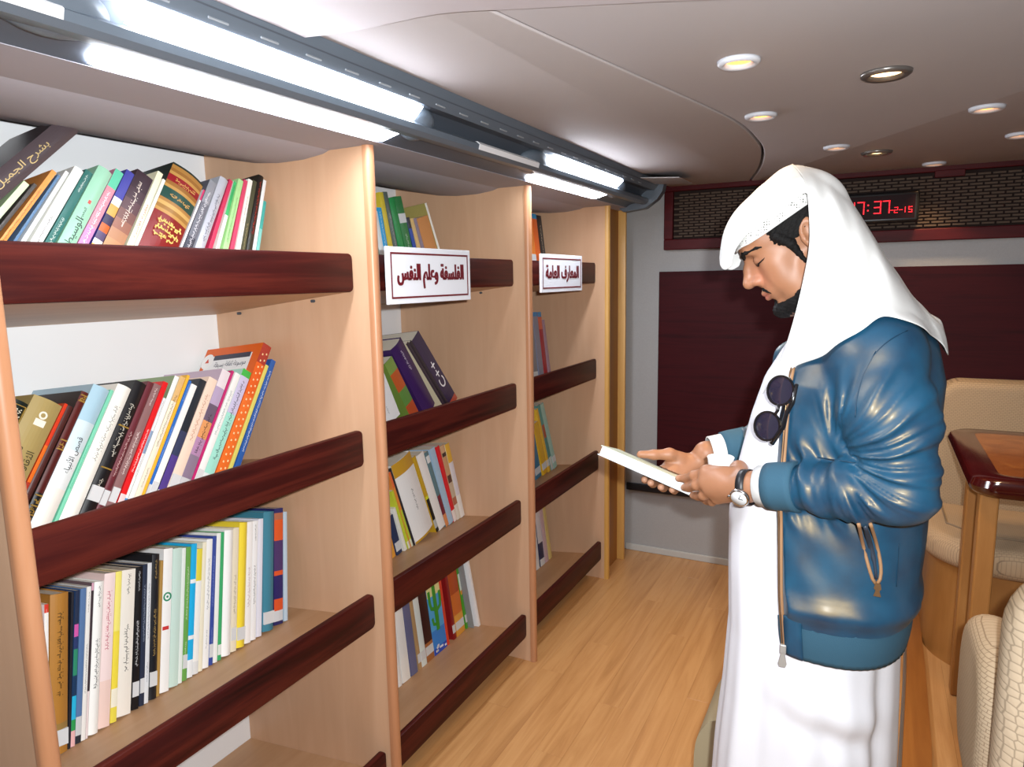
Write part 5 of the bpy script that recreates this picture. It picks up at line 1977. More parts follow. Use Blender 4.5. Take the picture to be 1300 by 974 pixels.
def hair_fn(f):
    f.ball(hp(-0.016, 0.040), (0.1005, 0.0875, 0.0782), 0, frame=HF)

    def keep(x, y, z):
        u_, v_, w_ = x - HO[0], y - HO[1], z - HO[2]
        a = (HF[0, 0] * u_ + HF[0, 1] * v_ + HF[0, 2] * w_) / S
        b = (HF[1, 0] * u_ + HF[1, 1] * v_ + HF[1, 2] * w_) / S
        # behind the hairline; above the nape
        return np.maximum(np.maximum(a - 0.052 - 0.25 * (b - 0.05), 0.006 - b), b - 0.0495) * 0.9
    f.put(keep, (-9, -9, -9), (9, 9, 9), 0, 'and')
    for sgn in (-1, 1):                       # sideburns
        f.chain([hp(0.030, 0.028, 0.0690 * sgn), hp(0.016, 0.000, 0.0715 * sgn), hp(0.012, -0.042, 0.0655 * sgn)], [0.010, 0.0085, 0.0035], 0.004)


body_bvh = BVHTree.FromPolygons([tuple(c) for c in co], [tuple(p.vertices) for p in bme.polygons])


def on_face(u, l, sink=0.0):
    """point of the skin straight behind (u, l) as seen from the front of the face"""
    o = hp(0.2, u, l)
    h = body_bvh.ray_cast(Vector(o), Vector(-fw))
    return np.array(h[0] + h[1] * -sink) if h[0] is not None else np.array(hp(0.08, u, l))


def on_side(f, u, sgn, sink=0.0):
    """point of the skin beside (f, u)"""
    o = hp(f, u, 0.2 * sgn)
    h = body_bvh.ray_cast(Vector(o), Vector(lf * -sgn))
    return np.array(h[0] + h[1] * -sink) if h[0] is not None else np.array(hp(f, u, 0.04 * sgn))


def beard_fn(f):
    for sgn in (-1, 1):
        f.chain([on_face(-0.104, 0.002 * sgn, 0.005), on_face(-0.102, 0.018 * sgn, 0.005), on_side(0.070, -0.103, sgn, 0.004), on_side(0.050, -0.096, sgn, 0.005), on_side(0.028, -0.086, sgn, 0.006)], [0.013, 0.0125, 0.0115, 0.0105, 0.0095], 0.008)
        f.chain([on_side(0.070, -0.112, sgn, 0.006), on_side(0.040, -0.106, sgn, 0.006)], [0.012, 0.011], 0.01)
    f.ball(hp(0.072, -0.116), (0.026, 0.012, 0.024), 0.012, frame=HF)
    f.chain([on_face(-0.079, 0, 0.002), on_face(-0.090, 0, 0.003), on_face(-0.100, 0, 0.004)], [0.0045, 0.006, 0.010], 0.006)


def moustache_fn(f):
    for sgn in (-1, 1):
        f.chain([on_face(-0.0455, 0.003 * sgn, 0.0015), on_face(-0.0490, 0.012 * sgn, 0.0012), on_face(-0.0540, 0.021 * sgn, 0.0010), on_face(-0.0620, 0.0285 * sgn, 0.0010)], [0.0030, 0.0038, 0.0032, 0.0020], 0.003)


def brow_fn(f):
    for sgn in (-1, 1):
        f.chain([on_face(0.027, 0.008 * sgn, 0.0022), on_face(0.031, 0.018 * sgn, 0.0024), on_face(0.0345, 0.030 * sgn, 0.0022), on_face(0.0345, 0.042 * sgn, 0.0020), on_side(0.074, 0.031, sgn, 0.0016), on_side(0.065, 0.027, sgn, 0.0014)], [0.0044, 0.0052, 0.0048, 0.0040, 0.0032, 0.0020], 0.003)


def lash_fn(f):
    for sgn in (-1, 1):
        f.chain([on_face(0.0015, 0.020 * sgn, 0.0004), on_face(-0.0012, 0.028 * sgn, 0.0004), on_face(-0.0008, 0.036 * sgn, 0.0004), on_face(0.0020, 0.042 * sgn, 0.0004), on_side(0.076, 0.0040, sgn, 0.0004), on_side(0.071, 0.0055, sgn, 0.0004)], [0.0011, 0.0016, 0.0018, 0.0017, 0.0015, 0.0010], 0.001)


hairy('eyelashes', lash_fn, 5, 0.0002, 0.0009)
hairy('hair', hair_fn, 1, 0.0018)
hairy('beard', beard_fn, 2, 0.0013)
hairy('moustache', moustache_fn, 3, 0.0008, 0.0011)
hairy('eyebrows', brow_fn, 4, 0.0006, 0.0011)

# ------------------------------------------------------------------ skullcap and headscarf
M_CLOTH = mat('white_cotton', '#cacac8', 0.85, bump=0.12, bscale=1200)
M_THOBE = mat('white_robe_cloth', '#dadae0', 0.75, bump=0.08, bscale=1200)
m_cap = bpy.data.materials.new('perforated_cap')
nt, pr = nodes_of(m_cap)
tcn = nt.nodes.new('ShaderNodeTexCoord')
vo = nt.nodes.new('ShaderNodeTexVoronoi')
vo.inputs['Scale'].default_value = 210
vo.inputs['Randomness'].default_value = 0.25
rp = nt.nodes.new('ShaderNodeValToRGB')
rp.color_ramp.elements[0].color = lin('#3a3634')
rp.color_ramp.elements[0].position = 0.2
rp.color_ramp.elements[1].color = lin('#c9c9c5')
rp.color_ramp.elements[1].position = 0.36
nt.links.new(tcn.outputs['Object'], vo.inputs['Vector'])
nt.links.new(vo.outputs['Distance'], rp.inputs['Fac'])
nt.links.new(rp.outputs['Color'], pr.inputs['Base Color'])
pr.inputs['Roughness'].default_value = 0.85

def off_skin(p, gap):
    """moves a point that lies in or on the skin out to the given gap"""
    p = Vector(p)
    h = body_bvh.find_nearest(p, 0.06)
    if h[0] is not None and (p - h[0]).dot(h[1]) < gap:
        return h[0] + h[1] * gap
    return p


# cap rim plane, in head coordinates: from the forehead up to above the ear
b = bmesh.new()
nU, nV = 56, 10
rows_ = []
for j in range(nV + 1):
    q = j / nV
    row_ = []
    for i in range(nU):
        a = 2 * math.pi * i / nU
        ca_, sa_ = math.cos(a), math.sin(a)
        # rim height rises from forehead to the back over the ears
        rim_u = 0.049 - 0.004 * ca_
        e0 = math.asin(min(0.95, max(-0.5, (rim_u - 0.040) / 0.096)))
        el = e0 + (math.pi / 2 - e0) * q
        rr_ = 1.0
        p = hp(-0.012 + 0.1045 * math.cos(el) * ca_, 0.040 + 0.0915 * math.sin(el), 0.0800 * math.cos(el) * sa_)
        row_.append(b.verts.new(off_skin(p, 0.0035)))
    rows_.append(row_)
for r0, r1 in zip(rows_, rows_[1:]):
    for i in range(nU):
        b.faces.new([r0[i], r0[(i + 1) % nU], r1[(i + 1) % nU], r1[i]])
bmesh.ops.recalc_face_normals(b, faces=b.faces[:])
add('skullcap', b, m_cap, person, smooth=True, label='white skullcap with perforated band')
b = tube([off_skin(hp(-0.012 + 0.106 * math.cos(math.asin((0.009 - 0.004 * math.cos(2 * math.pi * i / 40)) / 0.096)) * math.cos(2 * math.pi * i / 40), 0.049 - 0.004 * math.cos(2 * math.pi * i / 40), 0.082 * math.cos(math.asin(0.009 / 0.096)) * math.sin(2 * math.pi * i / 40)), 0.0045) for i in range(41)], 0.0022, 6)
add('cap_hem', b, M_CLOTH, person, smooth=True)


def catmull(pts, n):
    """n points evenly spaced along a smooth curve through pts"""
    p = [np.array(q, float) for q in pts]
    fine = []
    for i in range(len(p) - 1):
        a, b_, c, d = p[max(i - 1, 0)], p[i], p[i + 1], p[min(i + 2, len(p) - 1)]
        for k in range(12):
            t = k / 12
            fine.append(0.5 * ((2 * b_) + (-a + c) * t + (2 * a - 5 * b_ + 4 * c - d) * t * t + (-a + 3 * b_ - 3 * c + d) * t ** 3))
    fine.append(p[-1])
    fine = np.array(fine)
    L = np.concatenate([[0], np.cumsum(np.linalg.norm(np.diff(fine, axis=0), axis=1))])
    t = np.linspace(0, L[-1], n)
    return np.stack([np.interp(t, L, fine[:, k]) for k in range(3)], 1)


RIBS = [
    [(913, 328, 1.50), (914, 338, 1.478), (920, 343, 1.466), (929, 338, 1.458)],
    [(918, 296, 1.50), (921, 306, 1.468), (927, 318, 1.450), (933, 318, 1.440)],
    [(931, 270, 1.50), (936, 283, 1.458), (942, 296, 1.434), (948, 297, 1.424)],
    [(952, 248, 1.50), (958, 262, 1.450), (965, 275, 1.424), (971, 280, 1.414)],
    [(972, 230, 1.50), (979, 244, 1.446), (988, 256, 1.418), (996, 262, 1.408)],
    [(990, 215, 1.50), (999, 228, 1.446), (1010, 239, 1.416), (1019, 246, 1.406)],
    [(1006, 208, 1.50), (1016, 220, 1.444), (1023, 234, 1.410), (1026, 262, 1.396), (1027, 310, 1.386), (1019, 356, 1.378), (1008, 402, 1.378), (995, 444, 1.392), (980, 478, 1.405), (965, 503, 1.42)],
    [(1018, 209, 1.50), (1030, 224, 1.44), (1037, 250, 1.402), (1040, 290, 1.384), (1039, 330, 1.376), (1032, 372, 1.366), (1022, 410, 1.358), (1010, 446, 1.362), (1003, 470, 1.366)],
    [(1036, 215, 1.50), (1048, 234, 1.44), (1058, 264, 1.400), (1062, 310, 1.380), (1060, 350, 1.366), (1054, 392, 1.345), (1048, 425, 1.326), (1044, 453, 1.322)],
    [(1058, 230, 1.50), (1070, 254, 1.44), (1082, 290, 1.400), (1087, 330, 1.376), (1089, 362, 1.355), (1089, 396, 1.325), (1090, 430, 1.300)],
    [(1080, 254, 1.50), (1092, 278, 1.44), (1104, 312, 1.400), (1110, 344, 1.375), (1115, 370, 1.345), (1119, 388, 1.318), (1123, 401, 1.300)],
    [(1102, 288, 1.50), (1114, 312, 1.445), (1128, 342, 1.410), (1138, 368, 1.378), (1147, 390, 1.352), (1155, 408, 1.335), (1161, 418, 1.330)],
    [(1124, 324, 1.50), (1138, 348, 1.455), (1154, 374, 1.420), (1166, 394, 1.395), (1175, 410, 1.382), (1183, 426, 1.378)],
    [(1146, 356, 1.50), (1160, 378, 1.465), (1176, 398, 1.440), (1186, 412, 1.428), (1194, 428, 1.425), (1198, 438, 1.425)],
    [(1164, 388, 1.50), (1178, 398, 1.48), (1190, 408, 1.462), (1197, 420, 1.458), (1201, 434, 1.458), (1203, 448, 1.458)],
    [(1176, 396, 1.50), (1188, 402, 1.495), (1196, 408, 1.492), (1200, 422, 1.490), (1203, 436, 1.490), (1205, 452, 1.490)],
]
NR = 30


def ribs_to_grid(ribs, n=4):
    """ribs (each resampled to NR points) -> grid[row, column]"""
    g = np.stack([catmull(r, NR) for r in ribs])
    out = []
    for j in range(NR):
        col = g[:, j]
        seg_ = []
        for i in range(len(col) - 1):
            a, b_, c, d = col[max(i - 1, 0)], col[i], col[i + 1], col[min(i + 2, len(col) - 1)]
            for k in range(n):
                t = k / n
                seg_.append(0.5 * ((2 * b_) + (-a + c) * t + (2 * a - 5 * b_ + 4 * c - d) * t * t + (-a + 3 * b_ - 3 * c + d) * t ** 3))
        seg_.append(col[-1])
        out.append(seg_)
    return np.array(out)


# ------------------------------------------------------------------ robe
ROBE = [  # z, centre x, half depth, half width
    (0.03, -0.095, 0.215, 0.235), (0.20, -0.092, 0.198, 0.215), (0.38, -0.092, 0.178, 0.200), (0.50, -0.092, 0.172, 0.192), (0.64, -0.087, 0.165, 0.184), (0.78, -0.084, 0.161, 0.180),
    (0.90, -0.085, 0.165, 0.176), (1.01, -0.086, 0.167, 0.160), (1.12, -0.078, 0.158, 0.155), (1.22, -0.068, 0.146, 0.165), (1.30, -0.058, 0.132, 0.160), (1.36, -0.048, 0.108, 0.130), (1.41, -0.045, 0.078, 0.088), (1.435, -0.048, 0.070, 0.075)]
zt_ = np.array([r[0] for r in ROBE])


def robe_at(z):
    return [float(np.interp(z, zt_, [r[k] for r in ROBE])) for k in (1, 2, 3)]


b = bmesh.new()
NZ, NA = 120, 120
rows_ = []
for j in range(NZ + 1):
    z = 0.03 + (1.435 - 0.03) * j / NZ
    cx_, a_, w_ = robe_at(z)
    row_ = []
    for i in range(NA):
        th_ = 2 * math.pi * i / NA
        low = max(0.0, min(1.0, (1.15 - z) / 0.6))
        fold = low * (0.007 * math.sin(5 * th_ + 1.2 * math.sin(2.1 * z) + 0.5) + 0.005 * math.sin(9 * th_ + 2.0 + 2 * z) + 0.003 * math.sin(17 * th_ + 3 * z))
        # a slack fold hanging at the near side below the jacket
        dz = z - 0.668 + 0.05 * (math.cos(th_) - 0.2)
        kn = math.exp(-((th_ - 5.15) / 0.55) ** 2)
        fold += 0.011 * kn * math.exp(-((dz - 0.02) / 0.035) ** 2) - 0.009 * kn * math.exp(-((dz + 0.03) / 0.025) ** 2)
        c_, s_ = math.cos(th_), math.sin(th_)
        e = 2 / 2.25
        x = cx_ + (a_ + fold) * math.copysign(abs(c_) ** e, c_)
        y = 1.5 + (w_ + fold) * math.copysign(abs(s_) ** e, s_)
        row_.append(b.verts.new((x, y, z)))
    rows_.append(row_)
for r0, r1 in zip(rows_, rows_[1:]):
    for i in range(NA):
        b.faces.new([r0[i], r0[(i + 1) % NA], r1[(i + 1) % NA], r1[i]])
bmesh.ops.recalc_face_normals(b, faces=b.faces[:])
robe_o = add('robe', b, M_THOBE, person, smooth=True, label='long white robe')
md = robe_o.modifiers.new('thickness', 'SOLIDIFY')
md.thickness = 0.002
b = lathe([(0.066, 0.0), (0.064, 0.028), (0.061, 0.028), (0.062, 0.0)], (-0.055, 1.5, 1.42), Vector((-0.25, 0, 1)), 28)
add('robe_collar', b, M_THOBE, robe_o, smooth=True)
# the robe's sleeve ends
for W, E_, nm in ((WR_L, EL_L, 0), (WR_R, EL_R, 1)):
    W, E_ = Vector(W), Vector(E_)
    d_ = (E_ - W).normalized()
    p0 = W + d_ * (0.020 if nm == 0 else 0.010)
    b = lathe([(0.0355, 0.0), (0.0385, 0.0), (0.0395, 0.03), (0.041, 0.07), (0.037, 0.07)], p0, d_, 28)
    add('robe_cuff', b, M_CLOTH, robe_o, smooth=True)

# ------------------------------------------------------------------ leather jacket
JK = [  # z, centre x, half depth, half width
    (0.80, -0.047, 0.140, 0.206), (0.86, -0.050, 0.148, 0.210), (0.92, -0.054, 0.162, 0.212), (1.00, -0.057, 0.170, 0.205), (1.10, -0.053, 0.168, 0.198), (1.20, -0.038, 0.160, 0.192), (1.30, -0.022, 0.148, 0.185), (1.37, -0.008, 0.118, 0.165), (1.42, 0.0, 0.085, 0.12), (1.45, 0.0, 0.06, 0.08)]
zj = np.array([r[0] for r in JK])


def jk(z):
    return [np.interp(z, zj, [r[k] for r in JK]) for k in (1, 2, 3)]


def jtorso(x, y, z):
    cx_, a_, w_ = jk(z)
    rho = (np.abs((x - cx_) / a_) ** 2.4 + np.abs((y - 1.5) / w_) ** 2.4) ** (1 / 2.4)
    d = (rho - 1) * np.minimum(a_, w_) * 0.9
    return np.maximum(d, z - 1.44)


fj = Field(axis_steps((-0.34, 0.20, 0.003)), axis_steps((1.11, 1.84, 0.0032)), axis_steps((0.858, 1.47, 0.003)))
fj.put(jtorso, (-9, -9, -9), (9, 9, 9), 0.0)
EL2 = (0.056, 1.262, 1.148)
fj.cap((0.01, 1.37, 1.372), (0.01, 1.63, 1.372), 0.060, 0.060, 0.04)
CUFF_L = Vector(WR_L) + (Vector(EL_L) - Vector(WR_L)).normalized() * 0.082
CUFF_R = Vector(WR_R) + (Vector(EL_R) - Vector(WR_R)).normalized() * 0.085
fj.chain([(0.012, 1.335, 1.345), (0.036, 1.290, 1.26), EL2], [0.070, 0.066, 0.054], 0.03)
fj.chain([(0.0, 1.43, 1.40), (0.012, 1.345, 1.362)], [0.055, 0.062], 0.03)
fj.chain([(0.0, 1.57, 1.40), (0.012, 1.655, 1.362)], [0.055, 0.062], 0.03)
fj.chain([EL2, (-0.02, 1.278, 1.132), tuple(CUFF_L)], [0.054, 0.049, 0.043], 0.012)
fj.chain([(0.0, 1.68, 1.352), EL_R], [0.078, 0.062], 0.03)
fj.chain([EL_R, tuple(CUFF_R)], [0.060, 0.045], 0.012)

# leather creases
i, j, k = np.nonzero(np.abs(fj.D) < 0.03)
X, Yv, Zv = (fj.ax[0][i].astype(np.float64), fj.ax[1][j].astype(np.float64), fj.ax[2][k].astype(np.float64))


def along(a, b_):
    a, b_ = np.array(a), np.array(b_)
    ab = b_ - a
    L_ = np.linalg.norm(ab)
    ab = ab / L_
    t = (X - a[0]) * ab[0] + (Yv - a[1]) * ab[1] + (Zv - a[2]) * ab[2]
    r2 = (X - a[0] - t * ab[0]) ** 2 + (Yv - a[1] - t * ab[1]) ** 2 + (Zv - a[2] - t * ab[2]) ** 2
    return t / L_, np.sqrt(r2), L_


disp = np.zeros(len(X))


def ridge(ph, p=2.0):
    """sharp ridges with soft valleys"""
    return (0.5 + 0.5 * np.cos(ph)) ** p


# pulls that fan out over the upper arm from the crook of the elbow
for A_, B_, s0, ys in (((0.012, 1.335, 1.345), EL2, 0, 1), ((0.0, 1.68, 1.352), EL_R, 3, -1)):
    t, r, L_ = along(A_, B_)
    w = np.exp(-((r - 0.066) / 0.03) ** 2) * np.clip((t + 0.0) / 0.25, 0, 1) * np.clip((1.3 - t) / 0.2, 0, 1)
    px_, pz_ = -0.050, 1.185
    ang = np.arctan2(Zv - pz_, X - px_)
    dist = np.sqrt((Zv - pz_) ** 2 + (X - px_) ** 2)
    wob = 0.9 * vnoise(X * 13, Yv * 13, Zv * 13, 11 + s0)
    g_ = np.clip((dist - 0.02) / 0.06, 0, 1) * np.clip((0.24 - dist) / 0.08, 0.25, 1)
    disp -= w * g_ * 0.0085 * (ridge(ang * 17 + wob * 1.6, 3.5) - 0.25)
    disp -= w * g_ * 0.0040 * (ridge(ang * 31 + 2.2 * wob + dist * 20, 3.0) - 0.3)
# bunched rings on the forearm, tight near the cuff
for A_, B_, s0 in ((EL2, tuple(CUFF_L), 0), (EL_R, tuple(CUFF_R), 5)):
    t, r, L_ = along(A_, B_)
    w = np.exp(-((r - 0.05) / 0.03) ** 2) * np.clip((t - 0.12) / 0.2, 0, 1) * np.clip((1.12 - t) / 0.1, 0, 1)
    wob = 1.0 * vnoise(X * 20, Yv * 20, Zv * 20, 21 + s0)
    disp -= w * 0.0095 * (ridge(t * 17 - (Zv - 1.12) * 24 + wob, 3.0) - 0.3)
    disp -= w * 0.0030 * (ridge(t * 39 - (Zv - 1.12) * 30 + 1.4 * wob, 2.0) - 0.4)
# body: long soft pulls from armpit to waist, and blousing above the hem
tz = np.clip((1.36 - Zv) / 0.2, 0, 1)
disp -= tz * 0.0045 * vnoise(X * 18 + Zv * 8, Yv * 18, Zv * 7, 31) * (np.abs(Yv - 1.5) > 0.1)
disp -= 0.009 * np.exp(-((Zv - 0.895) / 0.022) ** 2)
fj.D[i, j, k] += disp.astype(np.float32)
# open front, neck opening and wrists
FN = np.array([-1.0, 0.42, 0.0])
FN = FN / np.linalg.norm(FN)


def front_x(z):
    """where the near front edge runs"""
    return np.interp(z, [0.80, 0.92, 1.10, 1.32, 1.45], [-0.118, -0.128, -0.136, -0.132, -0.10])


def front_cut(x, y, z):
    # keeps the sleeves: only the trunk side of the front is opened
    d = (front_x(z) - 0.38 * (y - 1.325)) - x       # > 0 in front of the edges
    lim = np.maximum(np.where(z > 1.045, 1.312, 1.20) - y, y - np.where(z > 1.045, 1.690, 1.80))          # outside the opening in y
    far = 0.0 * z
    return np.maximum(-d, lim) + far


def front_cut_far(x, y, z):
    return np.maximum(x - (-0.245 + 0.07 * np.clip((z - 1.05) / 0.3, 0, 1)), np.maximum(1.312 - y, y - 1.668))


sl, (x, y, z) = fj.block((-9, -9, -9), (9, 9, 9), 0)
fj.D = np.maximum(fj.D, -front_cut(x, y, z).astype(np.float32))
# the far front panel hangs forward past the robe
fj.chain([(-0.12, 1.635, 1.37), (-0.165, 1.650, 1.32), (-0.205, 1.660, 1.20), (-0.222, 1.668, 1.10), (-0.215, 1.670, 0.88)], [0.022, 0.022, 0.022, 0.022, 0.022], 0.03)
fj.chain([(-0.08, 1.66, 1.36), (-0.12, 1.672, 1.25), (-0.15, 1.68, 1.10), (-0.15, 1.68, 0.88)], [0.03, 0.035, 0.04, 0.04], 0.03)
fj.cap((-0.045, 1.5, 1.36), (-0.075, 1.5, 1.6), 0.075, 0.10, 0.004, 'sub')
jme, jpos = fj.mesh('jacket')
drop_small(jme, 1)
m_lea = bpy.data.materials.new('blue_leather')
nt, pr = nodes_of(m_lea)
tcn = nt.nodes.new('ShaderNodeTexCoord')
n1 = nt.nodes.new('ShaderNodeTexNoise')
n1.inputs['Scale'].default_value = 14
n1.inputs['Detail'].default_value = 6
rp = nt.nodes.new('ShaderNodeValToRGB')
rp.color_ramp.elements[0].color = lin('#06344f')
rp.color_ramp.elements[0].position = 0.3
rp.color_ramp.elements[1].color = lin('#0c4a68')
rp.color_ramp.elements[1].position = 0.7
nt.links.new(tcn.outputs['Object'], n1.inputs['Vector'])
nt.links.new(n1.outputs['Fac'], rp.inputs['Fac'])
nt.links.new(rp.outputs['Color'], pr.inputs['Base Color'])
n2 = nt.nodes.new('ShaderNodeTexVoronoi')
n2.inputs['Scale'].default_value = 900
b1 = nt.nodes.new('ShaderNodeBump')
b1.inputs['Strength'].default_value = 0.10
b1.inputs['Distance'].default_value = 0.0006
n3 = nt.nodes.new('ShaderNodeTexNoise')
n3.inputs['Scale'].default_value = 38
n3.inputs['Detail'].default_value = 5
n3.inputs['Distortion'].default_value = 1.5
b2 = nt.nodes.new('ShaderNodeBump')
b2.inputs['Strength'].default_value = 0.05
b2.inputs['Distance'].default_value = 0.004
nt.links.new(tcn.outputs['Object'], n2.inputs['Vector'])
nt.links.new(tcn.outputs['Object'], n3.inputs['Vector'])
nt.links.new(n2.outputs['Distance'], b1.inputs['Height'])
nt.links.new(n3.outputs['Fac'], b2.inputs['Height'])
nt.links.new(b2.outputs['Normal'], b1.inputs['Normal'])
nt.links.new(b1.outputs['Normal'], pr.inputs['Normal'])
pr.inputs['Roughness'].default_value = 0.47
pr.inputs['Specular IOR Level'].default_value = 1.0
pr.inputs['Specular Tint'].default_value = lin('#e6bc62')
pr.inputs['Coat Weight'].default_value = 0.06
pr.inputs['Coat Roughness'].default_value = 0.22
jac = add('jacket', jme, m_lea, person, label='glossy blue leather jacket')
M_KNIT = mat('slate_blue_knit', '#284e62', 0.85)
nt, pr = M_KNIT.node_tree, M_KNIT.node_tree.nodes['Principled BSDF']
tcn = nt.nodes.new('ShaderNodeTexCoord')
n1 = nt.nodes.new('ShaderNodeTexNoise')
n1.inputs['Scale'].default_value = 700
b1 = nt.nodes.new('ShaderNodeBump')
b1.inputs['Strength'].default_value = 0.4
b1.inputs['Distance'].default_value = 0.001
nt.links.new(tcn.outputs['Object'], n1.inputs['Vector'])
nt.links.new(n1.outputs['Fac'], b1.inputs['Height'])
nt.links.new(b1.outputs['Normal'], pr.inputs['Normal'])

for Wc, E_ in ((CUFF_L, EL_L), (CUFF_R, EL_R)):
    d_ = (Vector(E_) - Wc).normalized()
    b = lathe([(0.038, -0.044), (0.0435, -0.044), (0.0450, -0.026), (0.0455, 0.0), (0.0465, 0.012), (0.040, 0.012)], Wc, d_, 48)
    n_ = 48
    add('knit_cuff', b, M_KNIT, jac, smooth=True)

# knitted hem band
b = bmesh.new()
rows_ = []
Z0h, Z1h = 0.795, 0.868


def surf_y(x, z, grow=0.0):
    cx_, a_, w_ = jk(z)
    q = max(0.0, 1 - abs((x - cx_) / (a_ + grow)) ** 2.4)
    return 1.5 - (w_ + grow) * q ** (1 / 2.4)


NH = 90
for j in range(9):
    z = Z0h + (Z1h - Z0h) * j / 8
    cx_, a_, w_ = jk(max(z, 0.80))
    row_ = []
    g = 0.003 * math.sin(math.pi * j / 8)
    for i in range(NH + 1):
        # from the near front edge round the back to the far front edge
        th_ = math.radians(-118 + 236 * i / NH)
        c_, s_ = math.cos(th_), math.sin(th_)
        rib = 0.0006 * (1 if i % 2 else -1)
        row_.append(b.verts.new((cx_ + (a_ + g + rib) * math.copysign(abs(c_) ** (2 / 2.4), c_), 1.5 + (w_ + g + rib) * math.copysign(abs(s_) ** (2 / 2.4), s_), z)))
    rows_.append(row_)
for r0, r1 in zip(rows_, rows_[1:]):
    for i in range(NH):
        b.faces.new([r0[i], r0[i + 1], r1[i + 1], r1[i]])
bmesh.ops.recalc_face_normals(b, faces=b.faces[:])
hb = add('knit_hem', b, M_KNIT, jac, smooth=True)
md = hb.modifiers.new('thickness', 'SOLIDIFY')
md.thickness = 0.006

# everything sewn onto the jacket is laid on its surface
bvh = BVHTree.FromPolygons([v.co[:] for v in jac.data.vertices], [tuple(p.vertices) for p in jac.data.polygons])


def on_jacket(x, z, lift=0.0015):
    """point of the near side surface at (x, z)"""
    h = bvh.ray_cast(Vector((x, 0.9, z)), Vector((0, 1, 0)))
    if h[0] is None:
        return None
    return h[0] + h[1] * lift


M_TAN = mat('tan_zip_tape', '#96704e', 0.6)
# near front edge zip tape with metal teeth
pts = []
for k in range(40):
    z = 0.80 + (1.33 - 0.80) * k / 39
    x = float(front_x(z)) + 0.004
    q = surf_y(x, z)
    hq = on_jacket(x + 0.006, z) if z > 0.872 else None
    yq = hq.y - 0.001 if hq is not None and hq.y < q + 0.05 and hq.y > q - 0.03 else q - 0.003
    pts.append(Vector((x, yq, z)))
for k in range(2):
    pts = [pts[0]] + [(pts[i - 1] + pts[i] * 2 + pts[i + 1]) / 4 for i in range(1, len(pts) - 1)] + [pts[-1]]
b = tube(pts, 0.0030, 6)
add('front_zip', b, M_TAN, jac, smooth=True)
b = tube([p + Vector((-0.0045, -0.001, 0)) for p in pts], 0.0016, 6)
add('zip_teeth', b, mat('bronze_teeth', '#8a6a4a', 0.35, metal=0.7), jac, smooth=True)
# leather placket strip from the zip down to the hem
b = bmesh.new()
prev_ = None
for k in range(13):
    z = 0.797 + 0.08 * k / 12
    x0_ = float(front_x(z)) + 0.005
    row_ = []
    for q in range(4):
        xq = x0_ + 0.032 * q / 3
        row_.append(b.verts.new((xq, surf_y(xq, max(z, 0.80), 0.0035), z)))
    if prev_:
        for q in range(3):
            b.faces.new([prev_[q], prev_[q + 1], row_[q + 1], row_[q]])
    prev_ = row_
bmesh.ops.recalc_face_normals(b, faces=b.faces[:])
pk = add('placket', b, m_lea, jac, smooth=True)
pk.modifiers.new('thickness', 'SOLIDIFY').thickness = 0.002
M_STEEL = mat('satin_steel', '#b4b2ae', 0.4, metal=0.5)
# zip pull
zp = pts[0]
b = box(-0.0055, 0.0055, -0.003, 0.003, -0.006, 0.012, bev=0.0015)
bmesh.ops.translate(b, vec=zp + Vector((-0.003, -0.005, 0.004)), verts=b.verts)
add('zip_slider', b, M_STEEL, jac)
b = prism([(-0.003, 0.0), (-0.0075, -0.022), (-0.005, -0.028), (0.005, -0.028), (0.0075, -0.022), (0.003, 0.0)], lambda x, z: (zp.x - 0.003 + x, zp.y - 0.008, zp.z + z), lambda x, z: (zp.x - 0.003 + x, zp.y - 0.0055, zp.z + z))
add('zip_pull', b, M_STEEL, jac)
# slanted pocket with two tan zip tapes
def on_px(u, v, lift=0.002):
    d_ = Vector(ray(u, v)).normalized()
    h = bvh.ray_cast(Vector(CAM), d_)
    return h[0] + h[1] * lift if h[0] is not None else None


for line in ([(1090, 664), (1095, 690), (1102, 718), (1108, 737), (1112, 742)], [(1104, 664), (1112, 690), (1117, 715), (1117, 733), (1112, 742)]):
    p_ = [on_px(*q) for q in line]
    p_ = [q for q in p_ if q is not None]
    if len(p_) > 2:
        add('pocket_zip', tube([tuple(c) for c in catmull(p_, 14)], 0.0032, 6), M_TAN, jac, smooth=True)
p_ = [on_px(*q, 0.0005) for q in [(1098, 668), (1104, 690), (1110, 715), (1112, 735)]]
if all(q is not None for q in p_):
    add('pocket_opening', tube([tuple(c) for c in catmull(p_, 12)], [0.004] * 3 + [0.005] * 6 + [0.003] * 3, 6), mat('dark_lining', '#2a3340', 0.5), jac, smooth=True)
M_SEAM = mat('leather_seam', '#072c42', 0.5)
for line in ([(1110, 450), (1122, 438), (1136, 428), (1152, 420)], [(1112, 446), (1103, 462), (1094, 480), (1088, 505), (1086, 530)], [(1014, 577), (1040, 581), (1066, 585), (1086, 588)], [(1141, 690), (1140, 715), (1138, 745)]):
    p_ = [q for q in (on_px(*q, 0.0002) for q in line) if q is not None]
    if len(p_) > 2:
        add('seam', tube([tuple(c) for c in catmull(p_, 12)], 0.0010, 5), M_SEAM, jac, smooth=True)
q = on_px(1113, 742, 0.004)
if q is not None:
    b = prism([(-0.004, 0.004), (-0.006, -0.006), (-0.003, -0.009), (-0.006, -0.020), (0.006, -0.020), (0.003, -0.009), (0.006, -0.006), (0.004, 0.004)], lambda x, z: (q.x + x, q.y - 0.003, q.z + z), lambda x, z: (q.x + x, q.y + 0.001, q.z + z))
    add('pocket_pull', b, mat('bronze_teeth', '#8a6a4a', 0.35, metal=0.7), jac)

